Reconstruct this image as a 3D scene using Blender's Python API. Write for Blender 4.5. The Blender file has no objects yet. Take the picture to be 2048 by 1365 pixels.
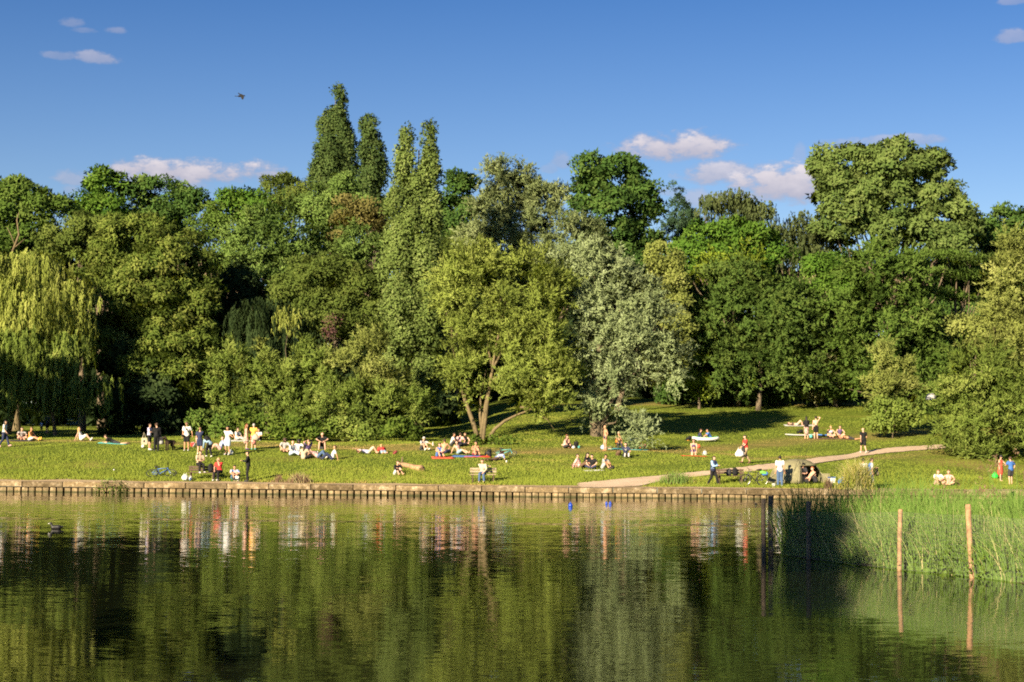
import bpy, math, random
import numpy as np
from mathutils import Vector, Matrix, Quaternion

random.seed(7)
SC = bpy.context.scene
COL = SC.collection
RAD = math.radians

# ------------------------------------------------------------------ camera
F_PX = 3413.0                       # 60 mm lens on a 36 mm wide sensor, in photo pixels
CAM = Vector((0.0, 0.0, 3.0))
PITCH, ROLL = math.atan2(202.5, F_PX), 0.0061
fw = Vector((0, math.cos(PITCH), math.sin(PITCH)))
r0 = Vector((1, 0, 0)); u0 = Vector((0, -math.sin(PITCH), math.cos(PITCH)))
rt = r0 * math.cos(ROLL) + u0 * math.sin(ROLL)
up = u0 * math.cos(ROLL) - r0 * math.sin(ROLL)
cam_d = bpy.data.cameras.new('camera'); cam = bpy.data.objects.new('camera', cam_d); COL.objects.link(cam)
cam_d.sensor_width = 36.0; cam_d.lens = 60.0; cam_d.clip_start = 0.5; cam_d.clip_end = 6000
M3 = Matrix((rt, up, -fw)).transposed()
cam.matrix_world = Matrix.Translation(CAM) @ M3.to_4x4()
SC.camera = cam

# ------------------------------------------------------------------ sun, sky, exposure
SUN_EL, LX, LY = 21.0, 0.54, 0.84          # light travels towards (LX, LY)
n_ = math.hypot(LX, LY); LX /= n_; LY /= n_
sun_d = bpy.data.lights.new('sun', 'SUN'); sun_d.energy = 5.0; sun_d.angle = RAD(0.53); sun_d.color = (1.0, 0.83, 0.565)
sun = bpy.data.objects.new('sun', sun_d); COL.objects.link(sun)
sd = Vector((LX * math.cos(RAD(SUN_EL)), LY * math.cos(RAD(SUN_EL)), -math.sin(RAD(SUN_EL))))
sun.rotation_euler = sd.to_track_quat('-Z', 'Y').to_euler(); sun.location = (-60, -90, 60)
VS = SC.view_settings
VS.view_transform = 'Standard'; VS.look = 'None'; VS.exposure = 1.38; VS.gamma = 1.0; VS.use_curve_mapping = False
SC.render.engine = 'CYCLES'
SC.cycles.use_adaptive_sampling = True; SC.cycles.adaptive_threshold = 0.02; SC.cycles.use_denoising = False
SC.cycles.filter_width = 1.9
SC.cycles.max_bounces = 5; SC.cycles.diffuse_bounces = 2; SC.cycles.glossy_bounces = 3
SC.cycles.transmission_bounces = 3; SC.cycles.transparent_max_bounces = 4
SC.cycles.caustics_reflective = False; SC.cycles.caustics_refractive = False

world = bpy.data.worlds.new('World'); SC.world = world; world.use_nodes = True
wt = world.node_tree; wn = wt.nodes; wl = wt.links; wn.clear()

class NT:
    """small helper for node trees"""
    def __init__(s, tree): s.t = tree
    def n(s, typ, ins=None, **kw):
        nd = s.t.nodes.new(typ)
        for k, v in kw.items(): setattr(nd, k, v)
        if ins:
            for k, v in ins.items():
                sock = nd.inputs[k]
                if isinstance(v, bpy.types.NodeSocket): s.t.links.new(v, sock)
                else: sock.default_value = v
        return nd
    def m(s, op, a, b=None, c=None, clamp=False):
        ins = {0: a}
        if b is not None: ins[1] = b
        if c is not None: ins[2] = c
        nd = s.n('ShaderNodeMath', ins, operation=op); nd.use_clamp = clamp
        return nd.outputs[0]
    def ramp(s, fac, stops, interp='LINEAR'):
        nd = s.n('ShaderNodeValToRGB', {0: fac}); cr = nd.color_ramp; cr.interpolation = interp
        while len(cr.elements) < len(stops): cr.elements.new(0.5)
        for e, (p, c) in zip(cr.elements, stops):
            e.position = p; e.color = tuple(c) + ((1,) if len(c) == 3 else ())
        return nd.outputs[0]
    def mix(s, fac, a, b, blend='MIX'):
        nd = s.n('ShaderNodeMix', data_type='RGBA', blend_type=blend)
        for k, v in ((0, fac), (6, a), (7, b)):
            if isinstance(v, bpy.types.NodeSocket): s.t.links.new(v, nd.inputs[k])
            else: nd.inputs[k].default_value = v if k == 0 else (tuple(v) + ((1,) if len(v) == 3 else ()))
        return nd.outputs[2]

W = NT(wt)
SKY_STRENGTH = 0.056
sky = W.n('ShaderNodeTexSky', sky_type='NISHITA')
sky.sun_disc = False; sky.sun_elevation = RAD(SUN_EL); sky.sun_rotation = math.atan2(-LX, -LY)
sky.altitude = 50; sky.air_density = 1.0; sky.dust_density = 0.35; sky.ozone_density = 2.6
skyc = W.n('ShaderNodeHueSaturation', {'Hue': .512, 'Saturation': 1.14, 'Value': 0.79, 'Color': sky.outputs[0]}).outputs[0]
# small fair-weather clouds: positions on the sky sphere (azimuth right of +Y, elevation), in radians
tc = W.n('ShaderNodeTexCoord').outputs['Generated']
sp = W.n('ShaderNodeSeparateXYZ', {0: tc})
az = W.m('ARCTAN2', sp.outputs[0], sp.outputs[1])
el = W.m('ARCSINE', sp.outputs[2])
deep = W.n('ShaderNodeMapRange', {0: el, 1: .11, 2: .29}).outputs[0]                 # sky tint: the blue deepens quickly upwards
skyc = W.mix(deep, W.mix(1.0, skyc, (1.0, 1.0, 1.06), 'MULTIPLY'), W.mix(1.0, skyc, (.36, .62, .86), 'MULTIPLY'))
def sky_ang(px, py):
    d = (fw + rt * ((px - 1024) / F_PX) + up * ((682.5 - py) / F_PX)).normalized()
    return math.atan2(d.x, d.y), math.asin(d.z)
cv = W.n('ShaderNodeCombineXYZ', {0: az, 1: W.m('MULTIPLY', el, 1.9), 2: 0.0}).outputs[0]
nz1 = W.n('ShaderNodeTexNoise', {'Vector': cv, 'Scale': 62.0, 'Detail': 6.0, 'Roughness': 0.62}, noise_dimensions='2D').outputs[0]
nz2 = W.n('ShaderNodeTexNoise', {'Vector': cv, 'Scale': 19.0, 'Detail': 3.0, 'Roughness': 0.5}, noise_dimensions='2D').outputs[0]
nzz = W.m('ADD', W.m('MULTIPLY', W.m('SUBTRACT', nz1, 0.5), 1.9), W.m('MULTIPLY', W.m('SUBTRACT', nz2, 0.5), 1.2))
CLOUDS = [  # px, py, half width, half height (above), density
    (1350, 298, 125, 40, 1.0), (1310, 285, 60, 28, .9), (1395, 288, 60, 28, .95), (1560, 372, 150, 46, 1.0), (1450, 350, 105, 34, .85), (1400, 398, 60, 26, .55), (1650, 372, 90, 34, .9),
    (400, 348, 180, 32, 1.0), (505, 345, 75, 26, .95), (330, 366, 110, 28, .65), (150, 358, 42, 20, .5), (140, 382, 20, 12, .4),
    (195, 117, 52, 15, .55), (125, 112, 36, 10, .35), (145, 46, 24, 13, .33), (228, 61, 26, 9, .38), (170, 62, 28, 7, .25),
    (1122, 322, 20, 20, .42), (1100, 338, 18, 12, .3), (1800, 283, 95, 13, .5), (1690, 290, 60, 14, .4), (1600, 318, 14, 30, .3), (1345, 384, 36, 16, .4), (2022, 74, 36, 17, .5), (2030, 4, 30, 8, .4)]
cov = None; hrel = None
for px, py, hw, hh, dens in CLOUDS:
    a_, e_ = sky_ang(px, py)
    u = W.m('DIVIDE', W.m('SUBTRACT', az, a_), hw / F_PX)
    v = W.m('DIVIDE', W.m('SUBTRACT', el, e_), hh / F_PX)
    vdn = W.m('MULTIPLY', W.m('MINIMUM', v, 0.0), 1.35)            # flatter below
    vv = W.m('ADD', W.m('MAXIMUM', v, 0.0), vdn)
    d2 = W.m('ADD', W.m('MULTIPLY', u, u), W.m('MULTIPLY', vv, vv))
    k = W.m('SUBTRACT', 1.06, W.m('MULTIPLY', d2, .85))
    k = W.m('MULTIPLY', W.m('ADD', k, W.m('MULTIPLY', nzz, 1.25)), 1.0)
    sm = W.n('ShaderNodeMapRange', {0: k, 1: 0.0, 2: 0.95, 3: 0.0, 4: dens}, interpolation_type='SMOOTHSTEP').outputs[0]
    cov = sm if cov is None else W.m('MAXIMUM', cov, sm)
    h = W.m('MULTIPLY', sm, W.m('ADD', W.m('MULTIPLY', v, 0.55), 0.5), clamp=True)
    hrel = h if hrel is None else W.m('MAXIMUM', hrel, h)
lit = W.m('ADD', hrel, W.m('MULTIPLY', W.m('SUBTRACT', nz1, 0.5), 0.7), clamp=True)
ccol = W.ramp(lit, [(0.0, (2.7, 2.85, 3.8)), (0.45, (3.9, 3.7, 4.3)), (1.0, (5.9, 5.35, 5.5))])
skyf = W.mix(W.m('MULTIPLY', cov, 0.93), skyc, ccol)
bg = W.n('ShaderNodeBackground', {'Color': skyf, 'Strength': SKY_STRENGTH})
bg0 = W.n('ShaderNodeBackground', {'Color': skyc, 'Strength': SKY_STRENGTH})
# the cloud part of the sky is only worked out inside the belt that holds the clouds (saves time; the sky is the same on both sides)
belt = W.m('MULTIPLY', W.m('LESS_THAN', W.m('ABSOLUTE', az), .36), W.m('LESS_THAN', W.m('ABSOLUTE', W.m('SUBTRACT', el, .205)), .095))
wm = W.n('ShaderNodeMixShader', {0: belt, 1: bg0.outputs[0], 2: bg.outputs[0]})
W.n('ShaderNodeOutputWorld', {0: wm.outputs[0]})

# ------------------------------------------------------------------ pixel -> place
def ray(px, py):
    d = fw + rt * ((px - 1024) / F_PX) + up * ((682.5 - py) / F_PX)
    return d / d.y
def at(px, py, Y): return CAM + ray(px, py) * Y
def scale_at(Y): return F_PX / Y                                     # photo pixels per metre

def wall_y(x):
    x = np.asarray(x, float)
    return np.where(x < 9, 98.5 - 0.129 * (x + 29.6), np.where(x < 17, 93.52 - 0.129 * (x - 9) + 0.129 * (x - 9) ** 2 / 16.0, 93.0 + np.minimum(np.maximum(x - 17, 0), 40) * 0.06))
PROF = [(-30, [(-5, .5), (0, .54), (2, .78), (5, 1.45), (9, 2.42), (12, 2.72), (20, 3.0), (48, 3.45), (80, 4.6), (140, 8), (400, 12)]),
        (-8, [(-5, .5), (0, .53), (2, .70), (6, 1.3), (11, 2.1), (15, 2.45), (22, 2.85), (30, 3.2), (48, 4.1), (80, 6.0), (140, 9), (400, 13)]),
        (2, [(-5, .5), (0, .52), (2, .66), (8, 1.36), (15, 2.1), (27, 3.05), (40, 4.5), (60, 6.2), (100, 9), (140, 11), (400, 15)]),
        (17, [(-5, .5), (0, .51), (3, .70), (12, 1.8), (26, 2.45), (36, 3.4), (67, 6.75), (100, 9.2), (140, 11), (400, 15)]),
        (26, [(-5, .5), (0, .51), (3, .66), (12, 1.35), (18, 1.9), (26, 2.6), (36, 3.5), (67, 6.8), (100, 9.2), (140, 11), (400, 15)]),
        (32, [(-5, .5), (0, .51), (12, .72), (18, 1.6), (24, 2.6), (36, 3.6), (67, 6.9), (100, 9.2), (140, 11), (400, 15)])]
def ground_z(x, y):
    x = np.asarray(x, float); y = np.asarray(y, float)
    v = y - wall_y(x)
    cols = np.array([p[0] for p in PROF], float)
    zs = np.stack([0.34 * np.interp(v, *zip(*p[1])) + 0.33 * np.interp(v - 1.3, *zip(*p[1])) + 0.33 * np.interp(v + 1.3, *zip(*p[1])) for p in PROF])
    zs = np.where(v < 1.5, np.stack([np.interp(v, *zip(*p[1])) for p in PROF]), zs)
    xc = np.clip(x, cols[0], cols[-1])
    i = np.clip(np.searchsorted(cols, xc, side='right') - 1, 0, len(cols) - 2)
    t = (xc - cols[i]) / (cols[i + 1] - cols[i]); t = t * t * (3 - 2 * t)
    a = np.take_along_axis(zs.reshape(len(PROF), -1), i.reshape(1, -1), 0)[0]
    b = np.take_along_axis(zs.reshape(len(PROF), -1), (i + 1).reshape(1, -1), 0)[0]
    z = a * (1 - t.ravel()) + b * t.ravel()
    damp = np.clip((v.ravel() - 1) / 5, 0, 1)
    xr, yr = x.ravel(), y.ravel()
    z = z + damp * (0.05 * np.sin(xr * .55 + yr * .31) + 0.035 * np.sin(xr * 1.1 - yr * .8 + 1.3))
    return z.reshape(x.shape)
def gz(x, y): return float(ground_z(np.array([x]), np.array([y]))[0])
def G(px, py, y0=90.0, y1=240.0):
    """the point of the far lawn that shows at this photo pixel"""
    d = ray(px, py); ys = np.linspace(y0, y1, 1500)
    xs = CAM.x + d.x * ys; zs = CAM.z + d.z * ys
    g = ground_z(xs, ys); g = np.where(ys < wall_y(xs), -9, g)
    hit = np.nonzero(zs <= g)[0]
    if len(hit) == 0: k = len(ys) - 1
    else: k = hit[0]
    return Vector((xs[k], ys[k], g[k]))

# ------------------------------------------------------------------ mesh and material helpers
def link(o, parent=None):
    COL.objects.link(o)
    if parent is not None: o.parent = parent
    return o
def tag(o, label=None, cat=None, group=None, kind=None):
    if label: o['label'] = label
    if cat: o['category'] = cat
    if group: o['group'] = group
    if kind: o['kind'] = kind
    return o
def empty(name, loc, rz=0.0, label=None, cat=None, group=None):
    o = bpy.data.objects.new(name, None); o.empty_display_size = 0.2; COL.objects.link(o)
    o.location = loc; o.rotation_euler = (0, 0, rz)
    return tag(o, label, cat, group)
def np_mesh(name, V, Fq, mat=None, parent=None, attrs=None, smooth=False):
    """V (n,3) and Fq (m,k) numpy arrays -> one mesh object"""
    me = bpy.data.meshes.new(name); V = np.asarray(V, np.float32); Fq = np.asarray(Fq, np.int32); k = Fq.shape[1]; m = len(Fq)
    me.vertices.add(len(V)); me.vertices.foreach_set('co', V.ravel())
    me.loops.add(m * k); me.loops.foreach_set('vertex_index', Fq.ravel())
    me.polygons.add(m); me.polygons.foreach_set('loop_start', np.arange(0, m * k, k, dtype=np.int32))
    if attrs:
        for an, (dom, arr) in attrs.items():
            arr = np.asarray(arr, np.float32)
            if arr.ndim == 2: a = me.attributes.new(an, 'FLOAT_VECTOR', dom); a.data.foreach_set('vector', arr.ravel())
            else: a = me.attributes.new(an, 'FLOAT', dom); a.data.foreach_set('value', arr)
    me.update(calc_edges=True)
    if smooth: me.polygons.foreach_set('use_smooth', np.ones(m, bool))
    if mat: me.materials.append(mat)
    return link(bpy.data.objects.new(name, me), parent)

class MB:
    """collects simple solids into one mesh"""
    def __init__(s): s.v = []; s.f = []
    def box(s, c, d, R=None, taper=1.0):
        c = Vector(c); b = len(s.v)
        for z in (-.5, .5):
            for x, y in ((-.5, -.5), (.5, -.5), (.5, .5), (-.5, .5)):
                t = taper if z > 0 else 1
                p = Vector((x * d[0] * t, y * d[1] * t, z * d[2]))
                s.v.append(c + (R @ p if R else p))
        s.f += [[b + i for i in q] for q in ((3, 2, 1, 0), (4, 5, 6, 7), (0, 1, 5, 4), (1, 2, 6, 5), (2, 3, 7, 6), (3, 0, 4, 7))]
        return s
    def tube(s, pts, rad, n=8, cap=True, close=False):
        pts = [Vector(p) for p in pts]; m = len(pts)
        if not hasattr(rad, '__len__'): rad = [rad] * m
        t0 = (pts[1] - pts[0]).normalized()
        ref = Vector((0, 0, 1)) if abs(t0.z) < .9 else Vector((1, 0, 0))
        nx = t0.cross(ref).normalized(); rings = []
        for i, p in enumerate(pts):
            a = pts[i - 1] if (i > 0 or close) else pts[i]; c = pts[(i + 1) % m] if (i < m - 1 or close) else pts[i]
            t = (c - a)
            t = t.normalized() if t.length > 1e-9 else t0
            nx = (nx - t * nx.dot(t)); nx = nx.normalized() if nx.length > 1e-6 else t.orthogonal().normalized()
            ny = t.cross(nx); b = len(s.v); rings.append(b)
            for k in range(n):
                an = 2 * math.pi * k / n; s.v.append(p + (nx * math.cos(an) + ny * math.sin(an)) * rad[i])
        for i in range(m if close else m - 1):
            a, b = rings[i], rings[(i + 1) % m]
            for k in range(n): s.f.append([a + k, a + (k + 1) % n, b + (k + 1) % n, b + k])
        if cap and not close:
            s.f.append([rings[0] + k for k in range(n)][::-1]); s.f.append([rings[-1] + k for k in range(n)])
        return s
    def cap(s, p0, r0_, p1, r1_, n=8, h=2):
        """capsule with hemispherical ends"""
        p0 = Vector(p0); p1 = Vector(p1); d = p1 - p0
        t = d.normalized() if d.length > 1e-6 else Vector((0, 0, 1))
        pts = []; rad = []
        for i in range(h, 0, -1):
            a = math.pi / 2 * i / (h + .35); pts.append(p0 - t * r0_ * math.sin(a)); rad.append(r0_ * math.cos(a))
        pts.append(p0); rad.append(r0_); pts.append(p1); rad.append(r1_)
        for i in range(1, h + 1):
            a = math.pi / 2 * i / (h + .35); pts.append(p1 + t * r1_ * math.sin(a)); rad.append(r1_ * math.cos(a))
        return s.tube(pts, rad, n)
    def lathe(s, c, prof, n=14, R=None, sx=1.0, sy=1.0):
        c = Vector(c); rings = []
        for r, z in prof:
            b = len(s.v); rings.append(b)
            for k in range(n):
                a = 2 * math.pi * k / n; p = Vector((r * math.cos(a) * sx, r * math.sin(a) * sy, z)); s.v.append(c + (R @ p if R else p))
        for a, b in zip(rings, rings[1:]):
            for k in range(n): s.f.append([a + k, a + (k + 1) % n, b + (k + 1) % n, b + k])
        s.f.append([rings[0] + k for k in range(n)][::-1]); s.f.append([rings[-1] + k for k in range(n)])
        return s
    def torus(s, c, R_, r, ax='Y', n=24, m=6):
        pts = []
        for i in range(n):
            a = 2 * math.pi * i / n; x, y = R_ * math.cos(a), R_ * math.sin(a)
            pts.append(Vector(c) + (Vector((x, 0, y)) if ax == 'Y' else Vector((x, y, 0)) if ax == 'Z' else Vector((0, x, y))))
        return s.tube(pts, r, m, close=True)
    def mesh(s, name):
        me = bpy.data.meshes.new(name); me.from_pydata([tuple(v) for v in s.v], [], s.f); me.update(); return me
    def build(s, name, mat, parent=None, smooth=False):
        me = s.mesh(name); me.materials.append(mat)
        if smooth: me.polygons.foreach_set('use_smooth', np.ones(len(me.polygons), bool))
        return link(bpy.data.objects.new(name, me), parent)

MATS = {}
def mat_new(name):
    m = bpy.data.materials.new(name); m.use_nodes = True; m.node_tree.nodes.clear(); return m, NT(m.node_tree)
def plain(name, col, rough=.7, var=.18, scale=9.0, metal=0.0, bump=0.0, spec=.4):
    """one plain thing-material: base colour with a little procedural unevenness"""
    if name in MATS: return MATS[name]
    m, T = mat_new(name)
    co = T.n('ShaderNodeTexCoord').outputs['Object']
    nz = T.n('ShaderNodeTexNoise', {'Vector': co, 'Scale': scale, 'Detail': 4.0, 'Roughness': .6}).outputs[0]
    c = T.ramp(nz, [(.3, [x * (1 - var) for x in col]), (.7, [min(1, x * (1 + var)) for x in col])])
    ins = {'Base Color': c, 'Roughness': rough, 'Metallic': metal, 'Specular IOR Level': spec}
    if bump: ins['Normal'] = T.n('ShaderNodeBump', {'Strength': bump, 'Distance': .02, 'Height': nz}).outputs[0]
    b = T.n('ShaderNodeBsdfPrincipled', ins)
    T.n('ShaderNodeOutputMaterial', {0: b.outputs[0]}); MATS[name] = m
    return m
# ------------------------------------------------------------------ ground materials
def lawn_material():
    m, T = mat_new('lawn_grass')
    co = T.n('ShaderNodeTexCoord').outputs['Object']
    big = T.n('ShaderNodeTexNoise', {'Vector': co, 'Scale': .16, 'Detail': 4.0, 'Roughness': .6}).outputs[0]
    st = T.n('ShaderNodeMapping', {'Vector': co, 'Scale': (.28, 1.0, 1.0)}).outputs[0]
    mid = T.n('ShaderNodeTexNoise', {'Vector': st, 'Scale': 1.1, 'Detail': 6.0, 'Roughness': .7}).outputs[0]
    fine = T.n('ShaderNodeTexNoise', {'Vector': co, 'Scale': 9.0, 'Detail': 6.0, 'Roughness': .75}).outputs[0]
    c1 = T.ramp(mid, [(.30, (.075, .108, .012)), (.50, (.112, .145, .016)), (.70, (.165, .180, .026))])
    c2 = T.ramp(fine, [(.28, (.72, .74, .66)), (.55, (1., 1., 1.)), (.78, (1.25, 1.22, 1.2))])
    c = T.mix(.75, c1, c2, 'MULTIPLY')
    # worn, dry turf: patches and a trodden band across the upper lawn
    dry = T.n('ShaderNodeTexNoise', {'Vector': st, 'Scale': .42, 'Detail': 5.0, 'Roughness': .62}).outputs[0]
    c = T.mix(T.n('ShaderNodeMapRange', {0: dry, 1: .54, 2: .76, 3: 0., 4: .85}).outputs[0], c, (.235, .185, .052))
    c = T.mix(T.n('ShaderNodeMapRange', {0: big, 1: .40, 2: .66, 3: .45, 4: 0.}).outputs[0], c, (.060, .100, .012))
    at_ = T.n('ShaderNodeAttribute', attribute_name='dry').outputs['Fac']
    dm = T.m('MULTIPLY', at_, T.n('ShaderNodeMapRange', {0: mid, 1: .30, 2: .62, 3: .25, 4: 1.0}).outputs[0], clamp=True)
    c = T.mix(dm, c, (.27, .20, .07))
    h = T.m('ADD', T.m('MULTIPLY', fine, .6), T.m('MULTIPLY', mid, .8))
    bp = T.n('ShaderNodeBump', {'Strength': .35, 'Distance': .10, 'Height': h})
    b = T.n('ShaderNodeBsdfPrincipled', {'Base Color': c, 'Roughness': .85, 'Specular IOR Level': .12, 'Normal': bp.outputs[0]})
    T.n('ShaderNodeOutputMaterial', {0: b.outputs[0]}); return m
LAWN = lawn_material()

def gravel_material(name, a, b_, sc):
    m, T = mat_new(name)
    co = T.n('ShaderNodeTexCoord').outputs['Object']
    n1 = T.n('ShaderNodeTexNoise', {'Vector': co, 'Scale': sc, 'Detail': 6.0, 'Roughness': .7}).outputs[0]
    n2 = T.n('ShaderNodeTexNoise', {'Vector': co, 'Scale': .9, 'Detail': 4.0}).outputs[0]
    c = T.mix(.6, T.ramp(n1, [(.3, a), (.7, b_)]), T.ramp(n2, [(.3, a), (.7, b_)]))
    bp = T.n('ShaderNodeBump', {'Strength': .5, 'Distance': .03, 'Height': n1})
    s = T.n('ShaderNodeBsdfPrincipled', {'Base Color': c, 'Roughness': .9, 'Specular IOR Level': .1, 'Normal': bp.outputs[0]})
    T.n('ShaderNodeOutputMaterial', {0: s.outputs[0]}); return m
GRAVEL = gravel_material('path_gravel', (.46, .34, .23), (.66, .51, .37), 14.0)
BANKDIRT = gravel_material('bank_dirt', (.33, .24, .14), (.48, .36, .23), 8.0)

# ------------------------------------------------------------------ the far lawn (one sheet to the horizon)
xs = np.concatenate([np.linspace(-420, -46, 26), np.arange(-45, 45.01, .75), np.linspace(46, 420, 26)])
vs = np.concatenate([[0.0, .35, .7], np.arange(1.0, 75, .5), np.arange(76, 140, 2), np.linspace(145, 1500, 24)])
XX, VV = np.meshgrid(xs, vs); YY = VV + wall_y(XX) + .28
ZZ = ground_z(XX, YY)
nx_, nv_ = len(xs), len(vs)
idx = np.arange(nx_ * nv_).reshape(nv_, nx_)
Fq = np.stack([idx[:-1, :-1], idx[:-1, 1:], idx[1:, 1:], idx[1:, :-1]], -1).reshape(-1, 4)
# trodden dry band across the upper lawn and along the wood's edge
def band(v, x):
    c = np.interp(x, [-35, -12, 0, 12, 18, 26, 34], [17, 17, 18, 24, 31, 36, 40])
    d = np.exp(-((v - c) / 2.6) ** 2) * .75
    c2 = np.interp(x, [-35, 2, 9, 17, 30], [60, 60, 66, 66, 66]); d = np.maximum(d, np.exp(-((v - c2) / 2.2) ** 2) * .8 * (x > 2))
    d = np.maximum(d, np.exp(-((v - .5) / .8) ** 2) * .55)
    c3 = np.interp(x, [-35, -5, 16, 24, 34], [80, 80, 17, 20, 26]); d = np.maximum(d, np.exp(-((v - c3) / 2.0) ** 2) * .55 * (x > 14))
    return d
DRY = band(VV.ravel(), XX.ravel())
for cx, cy, r, k in ((180, 932, 1.3, .9), (205, 957, 1.2, .7), (690, 955, 1.0, .5), (800, 957, 1.6, 1.0), (1000, 968, 1.6, .8), (30, 890, 1.5, .5), (600, 880, 3, .9), (560, 878, 2.5, .9), (660, 880, 2.5, .9), (700, 883, 2, .8), (1905, 925, 2.6, .9), (1940, 930, 2.5, .9), (1990, 938, 3, .9), (1600, 972, 2, .6), (1480, 968, 1.5, .7)):
    p = G(cx, cy); DRY = np.maximum(DRY, k * np.exp(-(((XX.ravel() - p.x) / r) ** 2 + ((YY.ravel() - p.y) / (r * .7)) ** 2)))
lawn = np_mesh('lawn', np.stack([XX, YY, ZZ], -1).reshape(-1, 3), Fq, LAWN, attrs={'dry': ('POINT', DRY)}, smooth=True)
tag(lawn, 'sunlit grass slope rising from the lake wall to the trees', kind='structure')

# gravel path climbing the slope, and the trodden strip behind the wall
up_px = [(1150, 968.5), (1200, 964.5), (1278, 957), (1350, 950), (1422, 943.5), (1490, 936), (1551, 929), (1603, 923), (1665, 914), (1721, 905.5), (1770, 899), (1818, 895), (1866, 892), (1905, 890)]
lo_px = [(1162, 976), (1215, 975.5), (1280, 972), (1345, 957), (1420, 950.5), (1490, 944), (1551, 938), (1607, 931.5), (1668, 921.5), (1724, 911.5), (1776, 905.5), (1822, 901.5), (1866, 898.5), (1905, 896)]
V = []; Q = []
N_ = 5
for (a, b) in zip(up_px, lo_px):
    A = G(a[0], a[1] - .8); B = G(b[0], b[1] + 1.2)
    for k in range(N_):
        p = A.lerp(B, k / (N_ - 1)); V.append((p.x, p.y, gz(p.x, p.y) + .03))
# subdivide along by resampling
V = np.array(V).reshape(len(up_px), N_, 3); t = np.linspace(0, len(up_px) - 1, 160)
VR = np.stack([[np.interp(t, range(len(up_px)), V[:, k, j]) for j in range(3)] for k in range(N_)], 0).transpose(2, 0, 1)
rngp = np.random.default_rng(3)
for e in (0, N_ - 1): VR[:, e, 1] += rngp.normal(0, .07, 160)
VR[..., 2] = ground_z(VR[..., 0], VR[..., 1]) + .035
ii = np.arange(160 * N_).reshape(160, N_)
Q = np.stack([ii[:-1, :-1], ii[1:, :-1], ii[1:, 1:], ii[:-1, 1:]], -1).reshape(-1, 4)[:, ::-1]
tag(np_mesh('gravel_path', VR.reshape(-1, 3), Q, GRAVEL, smooth=True), 'pale gravel path climbing across the grass slope', kind='structure')
xs2 = np.arange(-45, 45.01, .4); V = []
for x in xs2:
    wy = float(wall_y(x)); w = .95 + .25 * math.sin(x * .7) + .15 * math.sin(x * 1.9 + 1)
    for k in range(4):
        y = wy + .26 + w * k / 3; V.append((x, y, gz(x, y) + .022 - (.03 if k == 3 else 0)))
ii = np.arange(len(xs2) * 4).reshape(-1, 4)
Q = np.stack([ii[:-1, :-1], ii[1:, :-1], ii[1:, 1:], ii[:-1, 1:]], -1).reshape(-1, 4)
tag(np_mesh('bank_path', V, Q, BANKDIRT, smooth=True), 'narrow trodden dirt strip along the top of the lake wall', kind='structure')

# ------------------------------------------------------------------ lake
def water_material():
    m, T = mat_new('lake_water')
    co = T.n('ShaderNodeTexCoord').outputs['Object']
    def noise(scale, sx, det, ro, rot=0.0):
        v = T.n('ShaderNodeMapping', {'Vector': co, 'Scale': (sx, 1, 1), 'Rotation': (0, 0, rot)}).outputs[0]
        return T.n('ShaderNodeTexNoise', {'Vector': v, 'Scale': scale, 'Detail': det, 'Roughness': ro}).outputs[0]
    def ncol(scale, sx, det, ro, rot=0.0):
        v = T.n('ShaderNodeMapping', {'Vector': co, 'Scale': (sx, 1, 1), 'Rotation': (0, 0, rot)}).outputs[0]
        c = T.n('ShaderNodeTexNoise', {'Vector': v, 'Scale': scale, 'Detail': det, 'Roughness': ro}).outputs[1]
        return T.n('ShaderNodeVectorMath', {0: c, 1: (.5, .5, .5)}, operation='SUBTRACT').outputs[0]
    def sc(v, k): return T.n('ShaderNodeVectorMath', {0: v, 3: k}, operation='SCALE').outputs[0]
    def add(a, b): return T.n('ShaderNodeVectorMath', {0: a, 1: b}, operation='ADD').outputs[0]
    # wave slopes (not heights): long swell, wind ripples with long crests, fine ripples
    patch = noise(.055, .35, 3.0, .55)
    br = T.n('ShaderNodeMapRange', {0: patch, 1: .36, 2: .66, 3: .6, 4: 1.15}).outputs[0]
    br = T.m('MULTIPLY', br, T.n('ShaderNodeMapRange', {0: T.n('ShaderNodeSeparateXYZ', {0: co}).outputs[1], 1: 18., 2: 75., 3: .5, 4: 1.45}).outputs[0])      # sheltered near this bank
    sy = T.n('ShaderNodeSeparateXYZ', {0: co})
    bx = T.m('ADD', sy.outputs[1], T.m('ADD', T.m('MULTIPLY', sy.outputs[0], .10), T.m('MULTIPLY', T.m('SUBTRACT', noise(.2, 1., 2., .5), .5), 3.0)))
    line = T.n('ShaderNodeMapRange', {0: T.m('ABSOLUTE', T.m('SUBTRACT', bx, 63.5)), 1: .25, 2: 1.1, 3: 1.0, 4: 0.0}, interpolation_type='SMOOTHSTEP').outputs[0]
    line = T.m('MULTIPLY', line, T.n('ShaderNodeMapRange', {0: noise(.35, .5, 4., .7, .3), 1: .42, 2: .60}).outputs[0])
    sl = add(sc(ncol(1.7, .22, 1.0, .4, .05), .019), sc(ncol(.5, .30, 1.0, .4, -.10), .016))
    sl = add(sc(sl, br), sc(ncol(7.5, .45, 1.0, .5, .2), T.m('ADD', T.m('MULTIPLY', br, .055), T.m('MULTIPLY', line, .75))))
    nv = T.n('ShaderNodeVectorMath', {0: T.n('ShaderNodeVectorMath', {0: sl, 1: (.5, 1.0, 0.0)}, operation='MULTIPLY').outputs[0], 1: (0, 0, 1)}, operation='ADD').outputs[0]
    bp = T.n('ShaderNodeVectorMath', {0: nv}, operation='NORMALIZE')
    s = T.n('ShaderNodeBsdfPrincipled', {'Base Color': (.008, .010, .004, 1), 'Roughness': .04, 'IOR': 1.333, 'Normal': bp.outputs[0]})
    T.n('ShaderNodeOutputMaterial', {0: s.outputs[0]}); return m
WATER = water_material()
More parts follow.
